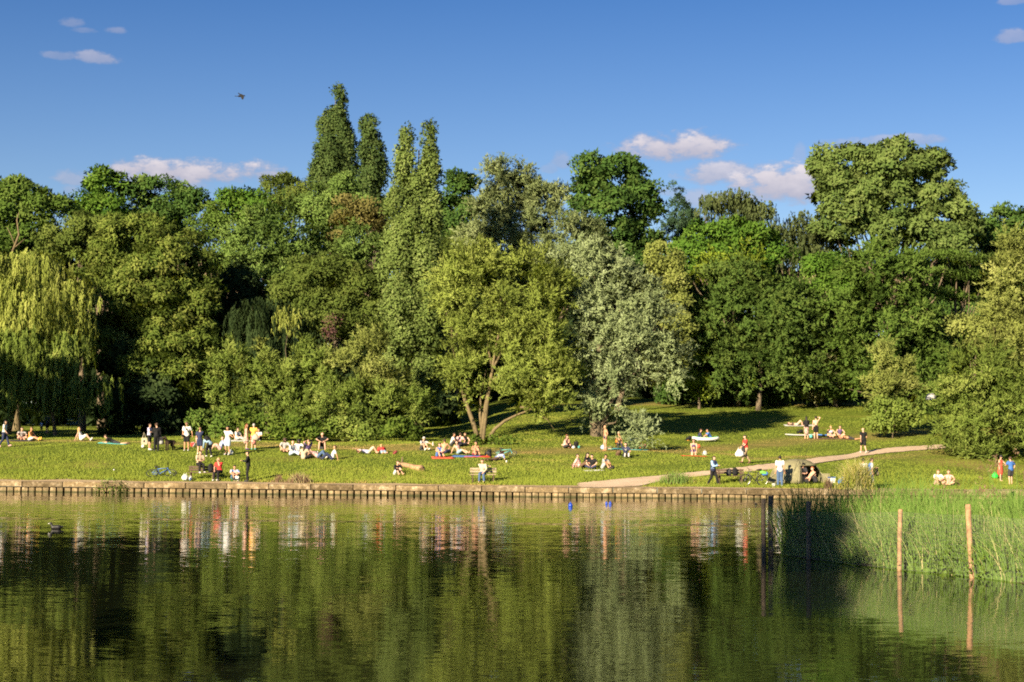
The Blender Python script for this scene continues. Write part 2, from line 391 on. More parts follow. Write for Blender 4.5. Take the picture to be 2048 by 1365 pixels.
wx = np.linspace(-420, 420, 60); V = []
ys3 = np.concatenate([np.linspace(-80, 80, 12), [90]])
for x in wx:
    for y in ys3: V.append((x, y, 0))
    V.append((x, float(wall_y(x)) + .15, 0))
ii = np.arange(len(V)).reshape(60, -1)
Q = np.stack([ii[:-1, :-1], ii[1:, :-1], ii[1:, 1:], ii[:-1, 1:]], -1).reshape(-1, 4)
tag(np_mesh('lake', V, Q, WATER), 'calm dark lake mirroring the trees', kind='structure')

# near bank under the camera
V = []; nxs = np.linspace(-120, 120, 61)
for x in nxs:
    for y, z in ((-160, 2.4), (-40, 2.0), (-6, 1.5), (1.5, 1.25), (5.5, .45), (8.0 + .6 * math.sin(x * .4), -.3)): V.append((x, y, z + .08 * math.sin(x * .9 + y)))
ii = np.arange(len(V)).reshape(61, -1)
Q = np.stack([ii[:-1, :-1], ii[1:, :-1], ii[1:, 1:], ii[:-1, 1:]], -1).reshape(-1, 4)
tag(np_mesh('near_bank', V, Q, LAWN, smooth=True), 'grassy near bank of the lake', kind='structure')

# ------------------------------------------------------------------ retaining wall: coping stones over sheet piles
def concrete_material(name, a, b_, c_):
    m, T = mat_new(name)
    oi = T.n('ShaderNodeObjectInfo')
    co = T.n('ShaderNodeVectorMath', {0: T.n('ShaderNodeTexCoord').outputs['Object'], 1: oi.outputs['Location']}, operation='ADD').outputs[0]
    n1 = T.n('ShaderNodeTexNoise', {'Vector': co, 'Scale': 2.6, 'Detail': 6.0, 'Roughness': .7}).outputs[0]
    n2 = T.n('ShaderNodeTexNoise', {'Vector': co, 'Scale': 11.0, 'Detail': 4.0, 'Roughness': .7}).outputs[0]
    c = T.ramp(n1, [(.30, a), (.52, b_), (.66, c_)])
    c = T.mix(.8, c, T.ramp(n2, [(.3, (.4, .4, .4)), (.7, (1.4, 1.35, 1.3))]), 'MULTIPLY')
    tint = T.ramp(oi.outputs['Random'], [(0., (.62, .60, .55)), (.5, (1., 1., 1.)), (1., (1.25, 1.2, 1.12))])      # every block weathers differently
    c = T.mix(1.0, c, tint, 'MULTIPLY')
    z = T.n('ShaderNodeSeparateXYZ', {0: T.n('ShaderNodeNewGeometry').outputs['Position']}).outputs[2]
    wet = T.n('ShaderNodeMapRange', {0: T.m('ADD', z, T.m('MULTIPLY', T.m('SUBTRACT', n1, .5), .12)), 1: .03, 2: .11, 3: .85, 4: 0.}).outputs[0]   # algae line at the water
    c = T.mix(wet, c, (.045, .050, .020))
    bp = T.n('ShaderNodeBump', {'Strength': .7, 'Distance': .03, 'Height': T.m('ADD', n1, n2)})
    s = T.n('ShaderNodeBsdfPrincipled', {'Base Color': c, 'Roughness': .9, 'Specular IOR Level': .15, 'Normal': bp.outputs[0]})
    T.n('ShaderNodeOutputMaterial', {0: s.outputs[0]}); return m
COPING = concrete_material('coping_concrete', (.10, .078, .045), (.20, .155, .092), (.42, .35, .25))
PILE = concrete_material('pile_face', (.13, .10, .055), (.25, .195, .115), (.40, .32, .21))
DARK = plain('wall_recess', (.018, .016, .012), .9)
wall = empty('lake_wall', (0, float(wall_y(0)), 0), 0, 'low lake wall of weathered coping stones over a row of sheet piles', 'wall')
def wall_frame(x):
    y = float(wall_y(x)); y2 = float(wall_y(x + .5)); return y, math.atan2(y2 - y, .5)
rw = random.Random(5)
def bevel_block(L, D, H, seed, j=.012):
    r = random.Random(seed); mb = MB(); e = .035
    prof = [(-D / 2, 0), (-D / 2 - .008, H * .45), (-D / 2, H - e), (-D / 2 + e, H), (D / 2, H), (D / 2, 0)]
    xs_ = [-L / 2, -L / 2 + .03, -L / 4, 0, L / 4, L / 2 - .03, L / 2]; n = len(prof)
    for i, x in enumerate(xs_):
        sh = .015 if i in (0, len(xs_) - 1) else 0
        for (y, z) in prof: mb.v.append(Vector((x, y + sh * (1 if y < 0 else 0) + r.uniform(-j, j) * (y < 0), z - sh * (z > H * .5) + r.uniform(-j, j) * (0 < z))))
    for i in range(len(xs_) - 1):
        for k in range(n): a = i * n + k; b = i * n + (k + 1) % n; mb.f.append([a, b, b + n, a + n])
    mb.f.append(list(range(n))[::-1]); mb.f.append([(len(xs_) - 1) * n + k for k in range(n)])
    return mb
LB = 2.4
bl_me = [bevel_block(LB - .03, .46, .285, s).mesh('coping_stone') for s in range(5)]
for me in bl_me: me.materials.append(COPING); me.polygons.foreach_set('use_smooth', np.zeros(len(me.polygons), bool))
x = -46.0
while x < 46:
    y, a = wall_frame(x)
    o = link(bpy.data.objects.new('coping_stone', rw.choice(bl_me)), wall)
    o.location = (x - wall.location.x, y - wall.location.y + .05 + rw.uniform(-.012, .012), float(ground_z(np.array([x]), np.array([y + .3]))[0]) - .275 + rw.uniform(-.014, .014)); o.rotation_euler = (rw.uniform(-.01, .01), rw.uniform(-.004, .004), a + (math.pi if False else 0))
    x += LB
mb = MB()                                              # a sheet pile: bowed face with two returns, 0.4 m wide
face = [(-.2, .17), (-.19, .0), (-.10, -.014), (.10, -.014), (.19, 0), (.2, .17)]
for i, (px_, py_) in enumerate(face):
    for z in (-.55, .02, .20, .262): mb.v.append(Vector((px_ * (1.02 if z < .1 else 1), py_ - (.012 if z < .1 else 0) + (.02 if z > .28 else 0), z)))
for i in range(5):
    for k in range(3): a = i * 4 + k; mb.f.append([a, a + 4, a + 5, a + 1])
pile_me = mb.mesh('sheet_pile'); pile_me.materials.append(PILE)
x = -31.8; piles = []
while x < 31.5:
    y, a = wall_frame(x); sp_ = np.interp(x, [-31, -10, 5, 31], [.435, .385, .345, .335])
    o = link(bpy.data.objects.new('sheet_pile', pile_me), wall); o.location = (x + rw.uniform(-.012, .012), y - wall.location.y - .07 + rw.uniform(-.025, .02), rw.uniform(-.02, .0)); o.rotation_euler = (rw.uniform(-.04, .04), rw.uniform(-.03, .03), a + rw.uniform(-.06, .06))
    k = (sp_ - (.085 if x < 0 else .05)) / .4 * 1.0; o.scale = (k * rw.uniform(.94, 1.05), 1, 1); x += sp_ * rw.uniform(.97, 1.03)
mb = MB(); prev = None
for x in np.arange(-46, 46.1, 1.0):
    y = float(wall_y(x)) + .12; b = len(mb.v); mb.v += [Vector((x, y - wall.location.y, -.7)), Vector((x, y - wall.location.y, .28)), Vector((x, y + .3 - wall.location.y, .28))]
    if prev is not None: mb.f += [[prev, b, b + 1, prev + 1], [prev + 1, b + 1, b + 2, prev + 2]]
    prev = b
mb.build('wall_recess', DARK, wall)
# ------------------------------------------------------------------ trees
RNG = np.random.default_rng(11)
DENS = 0.95
LEAF = {}
def leaf_material(name, dark, mid, light, trans=.34, geo=.75):
    if name in LEAF: return LEAF[name]
    m, T = mat_new(name)
    dark, mid, light = [(c[0] * 1.38, c[1] * 1.52, c[2] * 1.7 + .004) for c in (dark, mid, light)]
    a = T.n('ShaderNodeAttribute', attribute_name='tone').outputs['Fac']
    c = T.ramp(a, [(0.0, dark), (.5, mid), (1.0, light)])
    ln = T.n('ShaderNodeAttribute', attribute_name='ln').outputs['Vector']            # direction the leaf's bough faces
    ge = T.n('ShaderNodeNewGeometry').outputs['Normal']
    nn = T.n('ShaderNodeVectorMath', {0: T.n('ShaderNodeVectorMath', {0: T.n('ShaderNodeVectorMath', {0: ge, 3: geo}, operation='SCALE').outputs[0], 1: ln}, operation='ADD').outputs[0]}, operation='NORMALIZE').outputs[0]
    d = T.n('ShaderNodeBsdfDiffuse', {'Color': c, 'Normal': nn})
    tcol = T.mix(1.0, c, (1.25, 1.2, .35), 'MULTIPLY')
    t = T.n('ShaderNodeBsdfTranslucent', {'Color': tcol, 'Normal': nn})
    mx = T.n('ShaderNodeMixShader', {0: trans, 1: d.outputs[0], 2: t.outputs[0]})
    T.n('ShaderNodeOutputMaterial', {0: mx.outputs[0]}); LEAF[name] = m
    return m
BARK = plain('bark_grey_brown', (.13, .10, .065), .9, .4, 4.0, bump=.6)
BARK_L = plain('bark_pale_olive', (.15, .115, .06), .9, .3, 4.0, bump=.6)

def unit(a): return a / np.maximum(np.linalg.norm(a, axis=-1, keepdims=True), 1e-9)
def leaf_quads(P, AX, NR, L, Wd):
    """small pointed leaves: base point P, axis AX, normal NR, length L, width Wd (one triangle each)"""
    side = unit(np.cross(NR, AX)); n = len(P)
    L = np.broadcast_to(L, (n,))[:, None]; Wd = np.broadcast_to(Wd, (n,))[:, None]
    V = np.empty((n, 3, 3), np.float32)
    V[:, 0] = P + AX * L; V[:, 1] = P + side * Wd * .5; V[:, 2] = P - side * Wd * .5
    return V.reshape(-1, 3), np.arange(n * 3).reshape(n, 3)
def sub_lobes(blobs, rng):
    out = []
    for c, r in blobs:
        rm = (r[0] + r[2]) / 2
        if rm < 1.35: out.append((c, r)); continue
        K = int(np.clip(5 + rm * 2.6, 6, 17)); d = unit(rng.normal(size=(K * 4, 3))); d = d[(d[:, 1] < .45)][:K]
        out.append((c, r * .74))
        for q in d:
            f = rng.uniform(.34, .52); out.append((c + q * r * (1.0 - f * rng.uniform(.72, 1.0)), np.array((r[0] ** .5 * rm ** .5, min(r[1], rm), r[2] ** .5 * rm ** .5)) * f))
    return out
def clump_centres(blobs, rc, dens, rng, inner=.55, lobes=True):
    C = []; O = []; B = []
    if lobes: blobs = sub_lobes(blobs, rng)
    for bi, (c, r) in enumerate(blobs):
        area = math.pi * (r[0] * r[2]); n = max(2, int(DENS * dens * area / (math.pi * rc * rc)))
        d = unit(rng.normal(size=(n * 3, 3))); keep = (d[:, 1] < .35) | (rng.random(n * 3) < .3)
        d = d[keep][:n]; d[:, 2] = np.where((d[:, 2] < -.3) & (rng.random(len(d)) < .5), -d[:, 2], d[:, 2])
        f = 1 - (1 - inner) * rng.random(len(d)) ** 1.7; f = f * rng.uniform(.86, 1.07, len(d))
        rr = np.maximum(np.array(r) - rc * .45, .2)
        p = np.array(c) + d * rr * f[:, None]
        # drop centres that are buried inside another blob
        ok = np.ones(len(p), bool)
        for bj, (c2, r2) in enumerate(blobs):
            if bj != bi:
                q = (p - np.array(c2)) / (np.array(r2)); ok &= ~((np.einsum('ij,ij->i', q, q) < .42) & (rng.random(len(p)) < .8))
        C.append(p[ok]); O.append(unit(d / np.array(r))[ok]); B.append(np.full(ok.sum(), bi))
    return np.concatenate(C), np.concatenate(O), np.concatenate(B)

STY = dict(
    # style, clump radius, clump density, leaf length, leaf width, leaves per clump, flatten, jitter
    broad=dict(k='clump', rc=.9, dens=2.6, L=.30, W=.20, n=170, fl=.72),
    chest=dict(k='clump', rc=.75, dens=2.6, L=.36, W=.17, n=115, fl=.6, droop=.55),
    bigleaf=dict(k='clump', rc=.85, dens=2.3, L=.36, W=.26, n=110, fl=.62, droop=.25),
    fine=dict(k='clump', rc=.8, dens=2.8, L=.24, W=.15, n=190, fl=.7),
    ash=dict(k='burst', rc=1.15, dens=2.6, L=.29, W=.13, tw=14, lt=18, up=.35, spread=.9),
    willow=dict(k='burst', rc=1.1, dens=2.8, L=.28, W=.08, tw=17, lt=21, up=.45, spread=.8),
    silver=dict(k='burst', rc=1.05, dens=3.2, L=.27, W=.095, tw=18, lt=21, up=.25, spread=.75),
    shrub=dict(k='burst', rc=.9, dens=3.2, L=.27, W=.08, tw=16, lt=20, up=.9, spread=.6),
    bramble=dict(k='clump', rc=.6, dens=2.6, L=.22, W=.17, n=100, fl=.8),
    poplar=dict(k='clump', rc=.45, dens=2.6, L=.23, W=.16, n=62, fl=1.5),
    conifer=dict(k='burst', rc=.5, dens=2.6, L=.24, W=.075, tw=11, lt=12, up=-.1, spread=.8),
    cedar=dict(k='layer', rc=1.3, dens=2.4, L=.32, W=.12, n=190, fl=.28),
    weep=dict(k='weep', rc=.8, dens=2.3, L=.44, W=.08, tw=13, lt=30, hang=4.2),
    birch=dict(k='weep', rc=.9, dens=2.3, L=.26, W=.13, tw=12, lt=24, hang=1.5),
)
def make_leaves(blobs, sty, rng, dens=1.0, hang=None, size=1.0, lobes=True):
    s = dict(STY[sty]); rc = s['rc']; k = s['k']
    C, O, B = clump_centres(blobs, rc, s['dens'] * dens, rng, .5 if k != 'weep' else .7, lobes and k != 'layer')
    nC = len(C); ctone = rng.normal(0, .13, nC)
    R = rng.uniform(.8, 1.65, nC) * rc
    if k in ('clump', 'layer'):
        n = s['n']; N = nC * n
        d = unit(rng.normal(size=(N, 3)) + np.repeat(O, n, 0) * .55 + np.array([0, 0, .25]))
        rad = np.repeat(R, n) * (rng.random(N) ** .45)
        off = d * rad[:, None]; off[:, 2] *= s['fl']
        P = np.repeat(C, n, 0) + off
        NR = unit(d * .6 + np.repeat(O, n, 0) * .65 + np.array([0, 0, .2]) + rng.normal(size=(N, 3)) * .27)
        if k == 'layer': NR = unit(np.array([0, -.25, 1.]) + rng.normal(size=(N, 3)) * .3)
        AX = unit(rng.normal(size=(N, 3)) + d * .5 + np.array([0, 0, -s.get('droop', .1)]))
        tone = np.repeat(ctone, n); LN = unit(np.repeat(O, n, 0) * .95 + d * .24 + np.array([0, 0, .12]))
    elif k == 'burst':
        tw, lt = s['tw'], s['lt']; nt = nC * tw
        D = unit(np.repeat(O, tw, 0) * .8 + rng.normal(size=(nt, 3)) * s['spread'] + np.array([0, 0, s['up']]))
        LEN = np.repeat(R, tw) * rng.uniform(.7, 1.35, nt)
        t = rng.uniform(.12, 1.0, (nt, lt))
        P = (np.repeat(C, tw, 0)[:, None] + D[:, None] * (LEN[:, None] * t)[..., None] + np.array([0, 0, -1.0]) * (.28 * LEN[:, None] * t * t * max(0, 1 - s['up']))[..., None]).reshape(-1, 3)
        N = len(P); P = P + rng.normal(size=(N, 3)) * .06
        DD = np.repeat(D, lt, 0)
        AX = unit(DD * .75 + rng.normal(size=(N, 3)) * .55)
        NR = unit(np.repeat(np.repeat(O, tw, 0), lt, 0) * .8 + rng.normal(size=(N, 3)) * .42 + np.array([0, 0, .3]))
        NR = unit(NR - AX * (NR * AX).sum(1, keepdims=True))
        tone = np.repeat(np.repeat(ctone, tw), lt); LN = unit(np.repeat(np.repeat(O, tw, 0), lt, 0) * .95 + DD * .25 + np.array([0, 0, .1]))
    else:                                                     # hanging strands
        tw, lt = s['tw'], s['lt']; nt = nC * tw; H = (hang or s['hang']); lt = int(lt * max(.5, H / 4))
        st = np.repeat(C, tw, 0) + rng.normal(size=(nt, 3)) * rc * np.array([.6, .6, .35])
        out = np.repeat(O, tw, 0) * np.array([1, 1, 0]); LEN = H * rng.uniform(.35, 1.15, nt) * np.repeat(rng.uniform(.6, 1.2, nC), tw)
        t = np.sort(rng.random((nt, lt)), 1) ** .9
        P = st[:, None] + out[:, None] * (.75 * (1 - np.exp(-2.2 * t)) )[..., None] * (H / 4) + np.array([0, 0, -1.]) * (LEN[:, None] * t * (.35 + .65 * t))[..., None]
        P = P.reshape(-1, 3); N = len(P); P += rng.normal(size=(N, 3)) * .05
        AX = unit(np.array([0, 0, -1.]) + rng.normal(size=(N, 3)) * .24)
        NR = unit(np.repeat(np.repeat(O, tw, 0), lt, 0) * np.array([1, 1, .5]) + rng.normal(size=(N, 3)) * .4)
        NR = unit(NR - AX * (NR * AX).sum(1, keepdims=True))
        tone = np.repeat(np.repeat(ctone, tw), lt); LN = unit(np.repeat(np.repeat(O, tw, 0), lt, 0) * np.array([1, 1, .7]) + rng.normal(size=(N, 3)) * .25)
    N = len(P)
    L = s['L'] * size * rng.uniform(.6, 1.3, N); Wd = s['W'] * size * rng.uniform(.7, 1.2, N) * 1.15
    tone = np.clip(.5 + tone + rng.normal(0, .09, N), 0, 1)
    return P, AX, NR, L, Wd, (tone, LN), C

N_LEAVES = 0
def tree(name, label, blobs_px, Y, sty, mat, base=None, dens=1.0, hang=None, trunk_r=None, bark=None, group=None, cat='tree', limbs=True, depth=.85, size=1.0, seed=None, limb_px=None):
    """blobs_px: (cx, cy, rx, ry[, dy]) in photo pixels at distance Y; becomes ellipsoids with real size and depth"""
    global N_LEAVES
    rng = np.random.default_rng(seed if seed is not None else abs(hash(label)) % 99991) if seed is not None else np.random.default_rng(sum(ord(c) * (i + 1) for i, c in enumerate(label)))
    blobs = []
    for b in blobs_px:
        cx, cy, rx, ry = b[:4]; yy = Y + (b[4] if len(b) > 4 else 0); s = scale_at(yy); c = at(cx, cy, yy)
        dr = min(max(rx, ry * .6) / s * depth, 7.0); blobs.append((np.array(c), np.array((rx / s, dr, ry / s))))
    if base is None:
        bx = sum(b[0] * b[2] for b in blobs_px) / sum(b[2] for b in blobs_px); bp = at(bx, 885, Y); base_p = Vector((bp.x, Y, gz(bp.x, Y)))
    else:
        base_p = base if isinstance(base, Vector) else Vector((at(base, 885, Y).x, Y, 0)); base_p.z = gz(base_p.x, base_p.y)
    root = empty(name, base_p, 0, label, cat, group)
    far_k = 1.12 if Y > 150 else 1.0
    P, AX, NR, L, Wd, tone, C = make_leaves(blobs, sty, rng, dens / far_k, hang, size * far_k)
    # keep foliage above the ground
    g = ground_z(P[:, 0], P[:, 1]); ok = P[:, 2] > g + .12
    P, AX, NR, L, Wd, tone = P[ok], AX[ok], NR[ok], L[ok], Wd[ok], (tone[0][ok], tone[1][ok])
    V, Fq = leaf_quads(P - np.array(base_p), AX, NR, L, Wd)
    np_mesh('crown', V, Fq, mat, root, attrs={'tone': ('FACE', tone[0]), 'ln': ('FACE', tone[1])})
    N_LEAVES += len(P)
    # trunk and limbs into the blobs
    mb = MB(); top = max(b[0][2] + b[1][2] for b in blobs); Ht = top - base_p.z
    tr = trunk_r or max(.10, Ht * .017)
    ctr = sum((Vector(b[0]) for b in blobs), Vector()) / len(blobs)
    r_ = random.Random(len(label))
    mid = base_p.lerp(Vector((ctr.x, ctr.y, base_p.z + Ht * .45)), 1.0); mid.x = base_p.x * .55 + ctr.x * .45
    low = cat != 'tree'
    tip = Vector((ctr.x, ctr.y, base_p.z + Ht * (.5 if low else .86)))
    if low: tr *= .4; mid.z = base_p.z + Ht * .3; limbs = False
    pts = [base_p + Vector((0, 0, -.3)), base_p + Vector((0, 0, .25)), base_p.lerp(mid, .5) + Vector((r_.uniform(-.2, .2), 0, 0)), mid, mid.lerp(tip, .5) + Vector((r_.uniform(-.4, .4), r_.uniform(-.3, .3), 0)), tip]
    mb.tube([p - base_p for p in pts], [tr * 1.5, tr * 1.1, tr * .85, tr * .6, tr * .38, tr * .08], 9)
    if limbs:
        for c, r in blobs:
            for q in range(3):
                tgt = Vector(c) + Vector((r[0] * r_.uniform(-.7, .7), r[1] * r_.uniform(-.35, .5), r[2] * r_.uniform(-.3, .6)))
                zz = min(base_p.z + Ht * r_.uniform(.18, .5), tgt.z - .3); f = (zz - base_p.z) / max(Ht * .45, .1)
                st = base_p.lerp(mid, min(1, f)); m2 = st.lerp(tgt, .55) + Vector((r_.uniform(-.5, .5), r_.uniform(-.4, .4), -.12 * (tgt - st).length))
                mb.tube([p - base_p for p in (st, st.lerp(m2, .5) + Vector((0, 0, -.1)), m2, tgt)], [tr * .42, tr * .3, tr * .2, tr * .05], 6)
    if limb_px:
        for pts_, r1, r2 in limb_px:
            ps = [at(p[0], p[1], Y + (p[2] if len(p) > 2 else 0)) - base_p for p in pts_]
            mb.tube(ps, list(np.linspace(r1, r2, len(ps))), 7)
    mb.build('trunk', bark or BARK, root, smooth=True)
    return root
# leaf colours by species
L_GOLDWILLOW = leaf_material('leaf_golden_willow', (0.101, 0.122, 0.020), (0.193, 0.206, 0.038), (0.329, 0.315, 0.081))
L_CHEST = leaf_material('leaf_horse_chestnut', (0.041, 0.063, 0.011), (0.091, 0.115, 0.018), (0.241, 0.239, 0.054))
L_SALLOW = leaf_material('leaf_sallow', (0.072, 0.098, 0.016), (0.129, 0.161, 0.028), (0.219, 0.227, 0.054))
L_SALLOWG = leaf_material('leaf_golden_sallow', (0.101, 0.114, 0.026), (0.174, 0.185, 0.041), (0.287, 0.278, 0.085))
L_BRAMBLE = leaf_material('leaf_bramble', (0.040, 0.061, 0.009), (0.077, 0.110, 0.014), (0.143, 0.166, 0.028))
L_POPLAR = leaf_material('leaf_poplar', (0.061, 0.086, 0.020), (0.114, 0.144, 0.032), (0.223, 0.241, 0.077))
L_POPLARD = leaf_material('leaf_dark_poplar', (0.031, 0.050, 0.015), (0.057, 0.082, 0.020), (0.109, 0.131, 0.038))
L_CRACK = leaf_material('leaf_crack_willow', (0.111, 0.132, 0.025), (0.186, 0.214, 0.039), (0.301, 0.309, 0.074), trans=.38)
L_SILVER = leaf_material('leaf_white_willow', (0.105, 0.126, 0.052), (0.176, 0.199, 0.083), (0.280, 0.303, 0.157), trans=.25)
L_SILVERD = leaf_material('leaf_grey_willow', (0.077, 0.096, 0.036), (0.130, 0.148, 0.053), (0.221, 0.234, 0.099), trans=.25)
L_SYC = leaf_material('leaf_sycamore', (0.024, 0.048, 0.011), (0.051, 0.090, 0.016), (0.115, 0.144, 0.032))
L_GREEN = leaf_material('leaf_bright_green', (0.034, 0.071, 0.009), (0.069, 0.124, 0.014), (0.138, 0.189, 0.029))
L_LIME = leaf_material('leaf_light_acacia', (0.066, 0.101, 0.021), (0.114, 0.161, 0.034), (0.192, 0.236, 0.059), trans=.33)
L_OLIVE = leaf_material('leaf_olive', (0.039, 0.057, 0.011), (0.077, 0.098, 0.017), (0.139, 0.152, 0.033))
L_BROWN = leaf_material('leaf_bronze', (0.083, 0.075, 0.020), (0.138, 0.116, 0.033), (0.209, 0.165, 0.055))
L_ROBIN = leaf_material('leaf_robinia', (0.037, 0.067, 0.011), (0.075, 0.110, 0.020), (0.138, 0.163, 0.034))
L_ASH = leaf_material('leaf_ash', (0.041, 0.071, 0.011), (0.077, 0.116, 0.018), (0.137, 0.165, 0.035))
L_YEL = leaf_material('leaf_yellow_green', (.085, .12, .010), (.15, .185, .018), (.235, .255, .035), trans=.35)
L_TULIP = leaf_material('leaf_big_pale', (0.049, 0.079, 0.017), (0.099, 0.129, 0.030), (0.183, 0.206, 0.061))
L_BIRCH = leaf_material('leaf_birch', (0.038, 0.052, 0.018), (0.070, 0.083, 0.026), (0.114, 0.121, 0.042))
L_CEDAR = leaf_material('leaf_cedar', (.018, .034, .016), (.032, .055, .024), (.058, .082, .035), trans=.08)
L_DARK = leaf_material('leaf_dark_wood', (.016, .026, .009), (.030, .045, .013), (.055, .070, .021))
L_COPPER = leaf_material('leaf_copper', (.05, .025, .02), (.10, .05, .04), (.16, .08, .06))
L_BEIGE = leaf_material('leaf_seed_heads', (.13, .12, .045), (.19, .17, .07), (.27, .24, .12))

# --- left side, back to front
tree('plane_tree', 'mid green round tree on the skyline at the far left', [(30, 415, 75, 62), (95, 430, 55, 58), (50, 490, 90, 55), (-40, 440, 70, 60)], 160, 'broad', L_ASH, dens=1.1,
     bark=BARK_L, limb_px=[([(25, 505, -9), (38, 470, -9), (34, 440, -9), (38, 425, -9)], .13, .03), ([(30, 490, -9), (22, 470, -9), (14, 455, -9)], .07, .02), ([(30, 495, -9), (50, 478, -9)], .07, .02)])
tree('maple_tree', 'bright green tree with a forked top on the left skyline', [(205, 372, 38, 34), (240, 372, 16, 28), (185, 405, 42, 42), (220, 430, 55, 45), (165, 425, 22, 30)], 166, 'broad', L_GREEN, dens=1.15)
tree('lime_tree', 'broad dark green tree under the long left cloud', [(290, 385, 52, 36), (345, 398, 52, 40), (385, 410, 32, 38), (320, 440, 80, 40)], 168, 'broad', L_SYC, dens=1.2)
tree('elm_tree', 'dull green tree between the far left tree and the tall chestnut', [(165, 470, 60, 50), (120, 485, 50, 45), (210, 470, 45, 40)], 154, 'fine', L_OLIVE)
tree('rowan_tree', 'small pale green tree peeping over the chestnut crown', [(430, 455, 38, 42), (455, 510, 40, 55), (400, 470, 30, 38)], 158, 'fine', L_ASH)
tree('maple_tree', 'bright green tree right of the gap in the left skyline', [(470, 405, 42, 36), (505, 420, 45, 40), (450, 430, 25, 30), (520, 450, 50, 40)], 164, 'broad', L_GREEN, dens=1.1)
tree('oak_tree', 'bronze green tree with a ragged top left of the tallest poplar', [(575, 378, 42, 30), (535, 368, 16, 16), (600, 400, 40, 40), (560, 415, 55, 35)], 170, 'fine', L_OLIVE, dens=1.2)
tree('false_acacia', 'large soft light green tree in the middle of the left wood', [(540, 450, 75, 45), (500, 500, 60, 60), (580, 500, 70, 65), (540, 560, 80, 60), (600, 560, 55, 50)], 152, 'ash', L_LIME, dens=1.25)
tree('whitebeam', 'yellow green tree below the tallest poplar', [(640, 420, 40, 45), (690, 385, 40, 38), (720, 430, 60, 40), (660, 460, 50, 45)], 158, 'fine', L_LIME, dens=1.1)
tree('field_maple', 'bronze tinged tree in front of the two back poplars', [(690, 430, 35, 38), (740, 435, 38, 38), (700, 475, 40, 32)], 154, 'fine', L_BROWN, dens=1.0)
tree('false_acacia', 'soft light green tree touching the double poplar', [(720, 485, 50, 42), (755, 510, 45, 50), (690, 520, 40, 35)], 148, 'ash', L_LIME, dens=1.2)
tree('hornbeam', 'big dark olive tree filling the wood left of the double poplar', [(640, 560, 80, 55), (710, 580, 70, 65), (660, 630, 85, 55), (590, 590, 55, 45), (730, 650, 55, 60)], 142, 'fine', L_OLIVE, dens=1.35)
tree('holm_oak', 'dark shaded tree behind the chestnut', [(470, 590, 55, 70), (500, 660, 60, 80), (450, 700, 50, 80)], 150, 'broad', L_DARK, dens=1.3)
tree('weeping_willow', 'dark shaded weeping willow with one sunlit golden frond', [(510, 625, 65, 40), (565, 640, 40, 40), (540, 690, 80, 45)], 138, 'weep', L_DARK, dens=1.2, hang=5.0)  # the chestnut's shade is put into this dark leaf colour
tree('lit_willow_frond', 'golden hanging frond catching the sun in the dark wood', [(578, 622, 15, 9)], 133.5, 'weep', L_GOLDWILLOW, dens=3.2, hang=1.7, trunk_r=.06, limbs=False)  # lit frond of the dark willow; sunlight put into its golden leaf colour
tree('copper_plum', 'small purple leaved tree at the edge of the dark hollow', [(668, 645, 5, 16), (658, 668, 7, 8)], 138.5, 'bramble', L_COPPER, dens=.25, size=.7, trunk_r=.09)
tree('horse_chestnut', 'huge rounded horse chestnut with sunlit drooping leaves on the left', [(270, 480, 95, 52), (345, 520, 85, 70), (210, 530, 60, 60), (300, 580, 110, 80), (385, 610, 58, 75), (350, 680, 80, 70), (400, 700, 40, 80), (300, 740, 80, 80), (365, 755, 60, 50), (240, 680, 70, 80)], 143, 'chest', L_CHEST, dens=1.25)
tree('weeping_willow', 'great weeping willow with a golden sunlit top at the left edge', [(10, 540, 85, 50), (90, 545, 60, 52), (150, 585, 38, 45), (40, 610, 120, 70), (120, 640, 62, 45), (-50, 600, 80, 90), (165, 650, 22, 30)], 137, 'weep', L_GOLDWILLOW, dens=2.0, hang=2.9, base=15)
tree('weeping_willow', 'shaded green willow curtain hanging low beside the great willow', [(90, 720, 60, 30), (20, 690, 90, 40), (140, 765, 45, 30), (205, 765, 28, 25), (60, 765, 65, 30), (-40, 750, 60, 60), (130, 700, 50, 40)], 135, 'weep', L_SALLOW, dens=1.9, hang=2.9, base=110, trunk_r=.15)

# --- poplars
tree('lombardy_poplar', 'tallest lombardy poplar with a narrow topknot', [(676, 203, 15, 26), (674, 250, 27, 40), (655, 270, 16, 45), (692, 280, 18, 50), (670, 310, 40, 55), (640, 345, 20, 35), (690, 345, 26, 50), (665, 400, 45, 60)], 168, 'poplar', L_POPLARD, dens=1.5, depth=.9)
tree('lombardy_poplar', 'round topped poplar just right of the tallest one', [(740, 262, 20, 30), (736, 300, 20, 45), (752, 310, 16, 45), (744, 350, 30, 45), (740, 400, 40, 50)], 168, 'poplar', L_POPLARD, dens=1.5, depth=.9)
tree('lombardy_poplar', 'twin stemmed lombardy poplar rising from the bushes in the middle', [(813, 281, 13, 33), (857, 281, 14, 35), (811, 345, 24, 55), (862, 350, 22, 60), (800, 420, 26, 70), (862, 430, 22, 75), (825, 460, 40, 80), (800, 520, 37, 80), (850, 540, 32, 90), (805, 620, 41, 90), (855, 650, 28, 90), (805, 720, 41, 90), (850, 770, 30, 80), (815, 800, 40, 60), (835, 400, 26, 60)], 134, 'poplar', L_POPLAR, dens=1.5, depth=.9, limbs=False,
     limb_px=[([(842, 880), (838, 700), (833, 500), (838, 300)], .25, .05), ([(820, 880), (818, 600), (812, 300)], .2, .04)])

